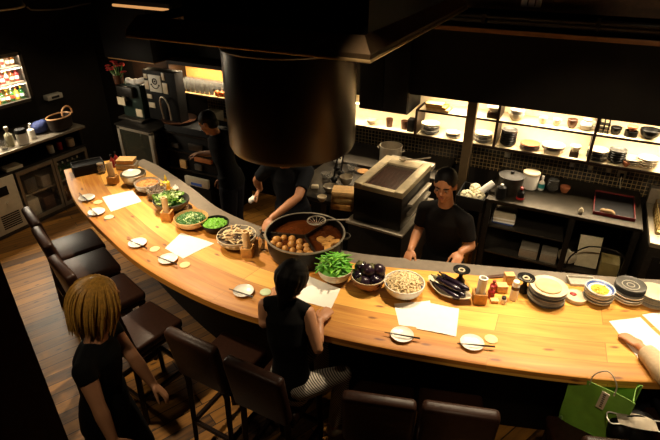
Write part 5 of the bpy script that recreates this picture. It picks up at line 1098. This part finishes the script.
def stand(pel, face, H, lean=(0, 0), shw=.165):
    r, f = frame(face); p = Vector(pel); J = {}
    J['pel'] = p; J['chest'] = p + Z*(H*.16) + f*lean[0]*.6; J['neck'] = p + Z*(H*.295) + f*lean[0]; J['head'] = J['neck'] + Z*(H*.075) + f*(lean[0]*.35+.02)
    J['shL'] = J['neck'] - Z*.045 - r*shw; J['shR'] = J['neck'] - Z*.045 + r*shw
    for s, k in (('L', -1), ('R', 1)):
        J['hip'+s] = p - Z*.06 + r*k*.075; J['kn'+s] = Vector((p.x, p.y, H*.27)) + r*k*.08 + f*.02; J['an'+s] = Vector((p.x, p.y, .055)) + r*k*.085 - f*.02; J['to'+s] = Vector((p.x, p.y, .035)) + r*k*.095 + f*.12
    J['face'] = f.copy(); return J, r, f

# the cook in the middle, facing the counter
pel = Vector((-.80, 3.04, .86)); J, r, f = stand(pel, (-.15, -1, 0), 1.53, (.03, 0), .165)
J['neck'] = Vector((-.81, 3.0, 1.30)); J['chest'] = Vector((-.805, 3.02, 1.1)); J['shL'] = J['neck']-Z*.075-r*.145; J['shR'] = J['neck']-Z*.075+r*.145
J['head'] = Vector((-.825, 2.97, 1.462)); J['face'] = Vector((.03, -1, -.22))
J['wrR'] = at(411, 249, 1.035); J['elR'] = Vector((J['shR'].x-.035, J['shR'].y-.0, 1.05)); J['hdR'] = Vector((.02, -.75, -.55)); J['pnR'] = Vector((.3, .3, -1))
J['wrL'] = at(461, 252, 1.035); J['elL'] = Vector((J['shL'].x+.06, J['shL'].y+.0, 1.05)); J['hdL'] = Vector((-.05, -.8, -.5)); J['pnL'] = Vector((-.3, .3, -1))
person('cook with short black hair in a charcoal shirt standing behind the counter', J, SKIN2, 1.0, SHIRTC, .75, DARKCL, 'short', HAIRB, (.6, .8))
# the cook leaning over the pot, head behind the hood
J, r, f = stand((-2.12, 3.12, .86), (.30, -1, 0), 1.53, (.10, 0), .16)
J['shL'] = J['neck']-Z*.05-r*.16; J['shR'] = J['neck']-Z*.05+r*.16
# facing the camera: his right hand is at the left of the photo
J['wrR'] = at(260, 189, 1.0); J['elR'] = J['shR'].lerp(J['wrR'], .5)+r*.07-f*.02-Z*.03; J['hdR'] = Vector((-.25, -.6, -.6)); J['pnR'] = Vector((.6, .2, -.6))
J['wrL'] = at(272, 218, 1.06); J['elL'] = J['shL'].lerp(J['wrL'], .5)-r*.06-Z*.02; J['hdL'] = Vector((-.1, -.8, -.5)); J['pnL'] = Vector((.1, .4, -.9))
person('cook in dark clothes leaning behind the iron pot, head hidden by the hood', J, SKIN2, 1.0, mat('navy_cloth', '#0c0e13', .85), .7, DARKCL, 'short', HAIRB, (.5, .9))
c_ = J['wrR']+J['hdR'].normalized()*.085; m = MB().ell((0, 0, 0), (.03, .038, .026)).ell((-.02, -.02, -.015), (.022, .02, .028)); tag(fuse(m, 'white_cloth', PAPER, None, .006, 2, loc=c_-Z*.012), 'small white cloth held in the hand of the cook behind the pot', 'cloth')
# the cook at the left, seen from the side and looking down
J, r, f = stand((-2.97, 3.36, .84), (-1, -.25, 0), 1.50, (.10, 0), .15)
J['head'] = J['neck']+Z*.10+f*.07; J['face'] = (f-Z*.55).normalized()
J['elL'] = at(231, 154, 1.08); J['wrL'] = at(221, 178, .87)
J['shL'] = Vector((J['elL'].x+.0, J['elL'].y+.06, 1.24)); J['hdL'] = Vector((-.05, -.15, -1)); J['pnL'] = Vector((-.6, .6, 0)); 
J['elR'] = J['shR']+f*.08-Z*.22; J['wrR'] = J['elR']+f*.2-Z*.02; J['hdR'] = f-Z*.2; J['pnR'] = -Z
person('cook in a black shirt seen from the side at the far left kitchen', J, SKIN2, 1.0, SHIRTB, .6, DARKCL, 'short', HAIRB, (.6, .5))
# the seated guest in black, from behind
nk = at(287, 299, 1.19); sl, srz = SEATS[1]
J = {'pel': Vector((sl.x+.07, sl.y-.02, .755)), 'neck': nk, 'head': at(293, 279, 1.315)}
J['chest'] = J['pel'].lerp(nk, .6)+Vector((.01, -.03, 0))
J['face'] = Vector((.12, .9, -.35)); sL = at(265, 305, 1.15); sR = at(308, 313, 1.145); J['shL'] = sL; J['shR'] = sR
r = (sR-sL).normalized(); hd_ = Vector((.35, .93, 0)); hr = Vector((.93, -.35, 0))
J['hipL'] = J['pel']-hr*.075-Z*.01; J['hipR'] = J['pel']+hr*.075-Z*.01
J['knR'] = at(343, 374, .73); J['anR'] = at(334, 428, .34); J['toR'] = J['anR']+Vector((.06, .10, -.02))
J['knL'] = J['hipL']+Vector((.05, .33, -.01)); J['anL'] = J['knL']+Vector((.02, -.03, -.37)); J['toL'] = J['anL']+Vector((.03, .12, -.02))
J['elR'] = at(318, 349, .995); J['wrR'] = at(320, 321, 1.045); J['hdR'] = Vector((-.02, 1, .05)); J['pnR'] = Vector((-.2, .1, -1))
J['elL'] = at(262, 327, 1.06)+Vector((-.01, .03, 0)); J['wrL'] = at(276, 290, 1.045); J['hdL'] = Vector((.6, .8, 0)); J['pnL'] = Vector((0, 0, -1))
STRIPE = mat('striped_cloth', '#4a443c', .85)
nt = STRIPE.node_tree; wv = nt.nodes.new('ShaderNodeTexWave'); wv.inputs['Scale'].default_value = 30; wv.inputs['Distortion'].default_value = .6; wv.bands_direction = 'DIAGONAL'; tcn = nt.nodes.new('ShaderNodeTexCoord'); nt.links.new(tcn.outputs['Object'], wv.inputs['Vector']); cr = nt.nodes.new('ShaderNodeValToRGB'); cr.color_ramp.elements[0].color = (.07, .06, .05, 1); cr.color_ramp.elements[1].color = (.5, .45, .38, 1); cr.color_ramp.elements[0].position = .4; cr.color_ramp.elements[1].position = .62; nt.links.new(wv.outputs['Fac'], cr.inputs['Fac']); nt.links.new(cr.outputs['Color'], nt.nodes['Principled BSDF'].inputs['Base Color'])
person('guest with dark hair, black top and striped trousers seated at the counter', J, SKIN, .84, SHIRTB, 0.0, STRIPE, 'nape', HAIRB, (.4, .35), face=True, hem=-.05, shoe=CREAMP, cuff=.9)
# the blonde person walking past behind the chairs
J, r, f = stand((-1.86, .93, .80), (.80, .45, 0), 1.44, (.05, 0), .15)
nk = at(95, 340, 1.17); J['neck'] = nk; J['pel'] = Vector((nk.x+.02, nk.y-.06, .80)); J['chest'] = J['pel'].lerp(nk, .62)
J['head'] = at(100, 297, 1.36)
J['shR'] = nk-Z*.05+r*.15; J['shL'] = nk-Z*.05-r*.15
J['elR'] = at(98, 405, .98); J['wrR'] = at(113, 440, .82); J['hdR'] = Vector((.3, .2, -.9)); J['pnR'] = Vector((-.5, .6, 0))
J['elL'] = at(133, 357, 1.0); J['wrL'] = at(152, 383, .84); J['hdL'] = Vector((.7, .1, -.5)); J['pnL'] = Vector((.2, -.4, -.8))
for s, k in (('L', -1), ('R', 1)):
    J['hip'+s] = J['pel']-Z*.06+r*k*.07; J['kn'+s] = Vector((J['pel'].x, J['pel'].y, .40))+r*k*.08+f*(.10 if s == 'L' else -.04); J['an'+s] = Vector((J['pel'].x, J['pel'].y, .065))+r*k*.08+f*(.12 if s == 'L' else -.22); J['to'+s] = J['an'+s]+f*.13-Z*.02
J['face'] = Vector((.25, .95, -.25))
person('person with long blonde hair in black walking past behind the bar chairs', J, SKIN, 1.0, SHIRTB, .35, SHIRTC, 'long', HAIRY, (.4, .4), hem=-.08)
# the guest in beige at the right edge, only the forearm in view
sl, srz = SEATS[9]; hf = Vector((-math.sin(srz), math.cos(srz), 0)); hr = Vector((hf.y, -hf.x, 0))
pel = Vector((sl.x, sl.y-.0, .755)); nk = pel+Z*.42+hf*.06
J = {'pel': pel, 'neck': nk, 'chest': pel.lerp(nk, .62), 'head': nk+Z*.125+hf*.03, 'face': (hf-Z*.3), 'shL': nk-Z*.05-hr*.15, 'shR': nk-Z*.05+hr*.15}
for s, k in (('L', -1), ('R', 1)): J['hip'+s] = pel-Z*.01+hr*k*.075; J['kn'+s] = pel-Z*.03+hr*k*.085+hf*.33; J['an'+s] = J['kn'+s]-Z*.38-hf*.04; J['to'+s] = J['an'+s]+hf*.12-Z*.02
J['wrL'] = at(641, 347, 1.035); J['elL'] = at(676, 383, 1.045); J['hdL'] = (at(622, 333, 1.03)-J['wrL']); J['pnL'] = Vector((0, 0, -1))
J['elR'] = J['shR']+hf*.12-Z*.17; J['wrR'] = J['elR']+hf*.2-hr*.08+Z*.02; J['wrR'].z = 1.045; J['hdR'] = hf-hr*.3; J['pnR'] = Vector((0, 0, -1))
person('guest in a beige long sleeved top reaching in at the right edge', J, SKIN, .95, BEIGECL, 1.86, DARKCL, 'bob', HAIRB, (.35, .35))

# ------------------------------------------------------------------ lamps
WARM = (1.0, .79, .52)
def spot(name, loc, tgt, e, size=70, blend=.5, col=WARM, rad=.05, body=True):
    l = bpy.data.lights.new(name, 'SPOT'); l.energy = e; l.color = col; l.spot_size = math.radians(size); l.spot_blend = blend; l.shadow_soft_size = rad
    o = bpy.data.objects.new(name, l); COL.objects.link(o); o.location = loc; d = Vector(tgt)-Vector(loc); o.rotation_euler = d.to_track_quat('-Z', 'Y').to_euler()
    return o
def area(name, loc, sx, sy, e, rot=(0, 0, 0), col=(1, .82, .56)):
    l = bpy.data.lights.new(name, 'AREA'); l.shape = 'RECTANGLE'; l.size = sx; l.size_y = sy; l.energy = e; l.color = col
    o = bpy.data.objects.new(name, l); COL.objects.link(o); o.location = loc; o.rotation_euler = rot; return o
for s_, d_, z_, w_, e_ in AREAS: area('shelf_light', B(s_, d_, z_), w_, .03, e_*.85, (0, 0, BA))
SP = [  # lamp position, target, watts, cone
    ((-.05, 3.0, 2.62), (-.1, 2.45, 1.0), 37, 62), ((-.72, 2.75, 2.62), (-.70, 2.2, 1.0), 33, 58), ((.55, 3.05, 2.62), (.45, 2.65, 1.0), 30, 60),
    ((-3.0, 2.6, 2.5), (-2.6, 2.25, 1.0), 44, 70), ((-3.7, 2.95, 2.55), (-3.5, 2.5, 1.0), 32, 64), ((-2.6, 1.2, 2.8), (-2.15, 2.0, 1.0), 34, 52)]
for i, (a, b, e, s) in enumerate(SP):
    spot('counter_or_fill_spot', a, b, e*5.5, s)
    t = thing('track_spotlight', 'small black spotlight under the ceiling over the %s' % ['bare right stretch of the counter', 'paired paper sheets', 'right end of the counter', 'lettuce and herb bowls', 'far left end of the bar', 'middle of the counter'][i], 'lamp', a)
    d = (Vector(b)-Vector(a)).normalized(); MB().lathe([(.045, .0), (.05, 0), (.05, .13), (.04, .14), (.003, .14)], 20, cap=False).build('lamp_head', BLACK, t).rotation_euler = (-d).to_track_quat('Z', 'Y').to_euler()
    MB().cyl((0, 0, .05), (0, 0, 3.1-a[2]), .012).build('stem', BLACK, t)
# unseen fill spots added to brighten worktable, grill, beam, floor, chairs, bags and cook
spot('counter_or_fill_spot', (.35, 1.8, 2.95), (-.05, 4.1, .85), 125, 48); spot('counter_or_fill_spot', (-1.35, 3.3, 2.3), (-1.4, 3.5, 1.2), 60, 95); spot('counter_or_fill_spot', (.6, 3.0, 2.95), (.7, 4.6, 2.4), 12, 70)
spot('counter_or_fill_spot', (-3.7, .6, 2.95), (-4.0, 1.3, 0), 36, 75); spot('counter_or_fill_spot', (-4.7, 2.7, 2.9), (-5.4, 2.8, .8), 40, 80); spot('counter_or_fill_spot', (-1.6, .55, 2.95), (-1.6, 1.25, 0), 62, 85); spot('counter_or_fill_spot', (.15, .7, 2.95), (.36, 2.0, .8), 60, 44); spot('counter_or_fill_spot', (-.95, 1.5, 2.95), (-.83, 3.0, 1.42), 40, 30)
spot('counter_or_fill_spot', (-4.3, 3.3, 2.9), (-4.5, 4.0, 1.1), 5, 80)
for z_ in [zt_-.035]+[r_-.018 for r_ in rows[1:]]: area('cooler_light', (FX-.025, yR-.39, z_), .02, .7, 15, (0, math.radians(-25), 0), (1, .86, .64))
w = bpy.data.worlds.new('world'); w.use_nodes = True; sc.world = w; w.node_tree.nodes['Background'].inputs[0].default_value = (.9, .55, .3, 1); w.node_tree.nodes['Background'].inputs[1].default_value = .01
cam = bpy.data.cameras.new('camera'); cam.sensor_width = 36; cam.lens = 36*F/660; co_ = bpy.data.objects.new('camera', cam); COL.objects.link(co_); co_.location = (0, 0, CH); co_.rotation_euler = (PI/2-PITCH, 0, YAW); cam.clip_start = .02; sc.camera = co_

# ------------------------------------------------------------------ counter units to metres
done_ = set()
for o in list(COL.objects):
    o.location = Vector(o.location)*SCALE
    if o.type == 'MESH' and o.data.name not in done_: o.data.transform(Matrix.Scale(SCALE, 4)); done_.add(o.data.name)
    if o.type == 'LIGHT':
        o.data.energy *= SCALE**2
        if o.data.type == 'AREA': o.data.size *= SCALE; o.data.size_y *= SCALE
        else: o.data.shadow_soft_size *= SCALE
sc.view_settings.view_transform = 'Standard'; sc.view_settings.look = 'None'; sc.view_settings.gamma = 1; sc.view_settings.use_curve_mapping = False
sc.view_settings.exposure = 0.0
sc.cycles.use_denoising = True; sc.cycles.max_bounces = 6; sc.cycles.transmission_bounces = 6; sc.cycles.transparent_max_bounces = 8; sc.cycles.sample_clamp_indirect = 4.0
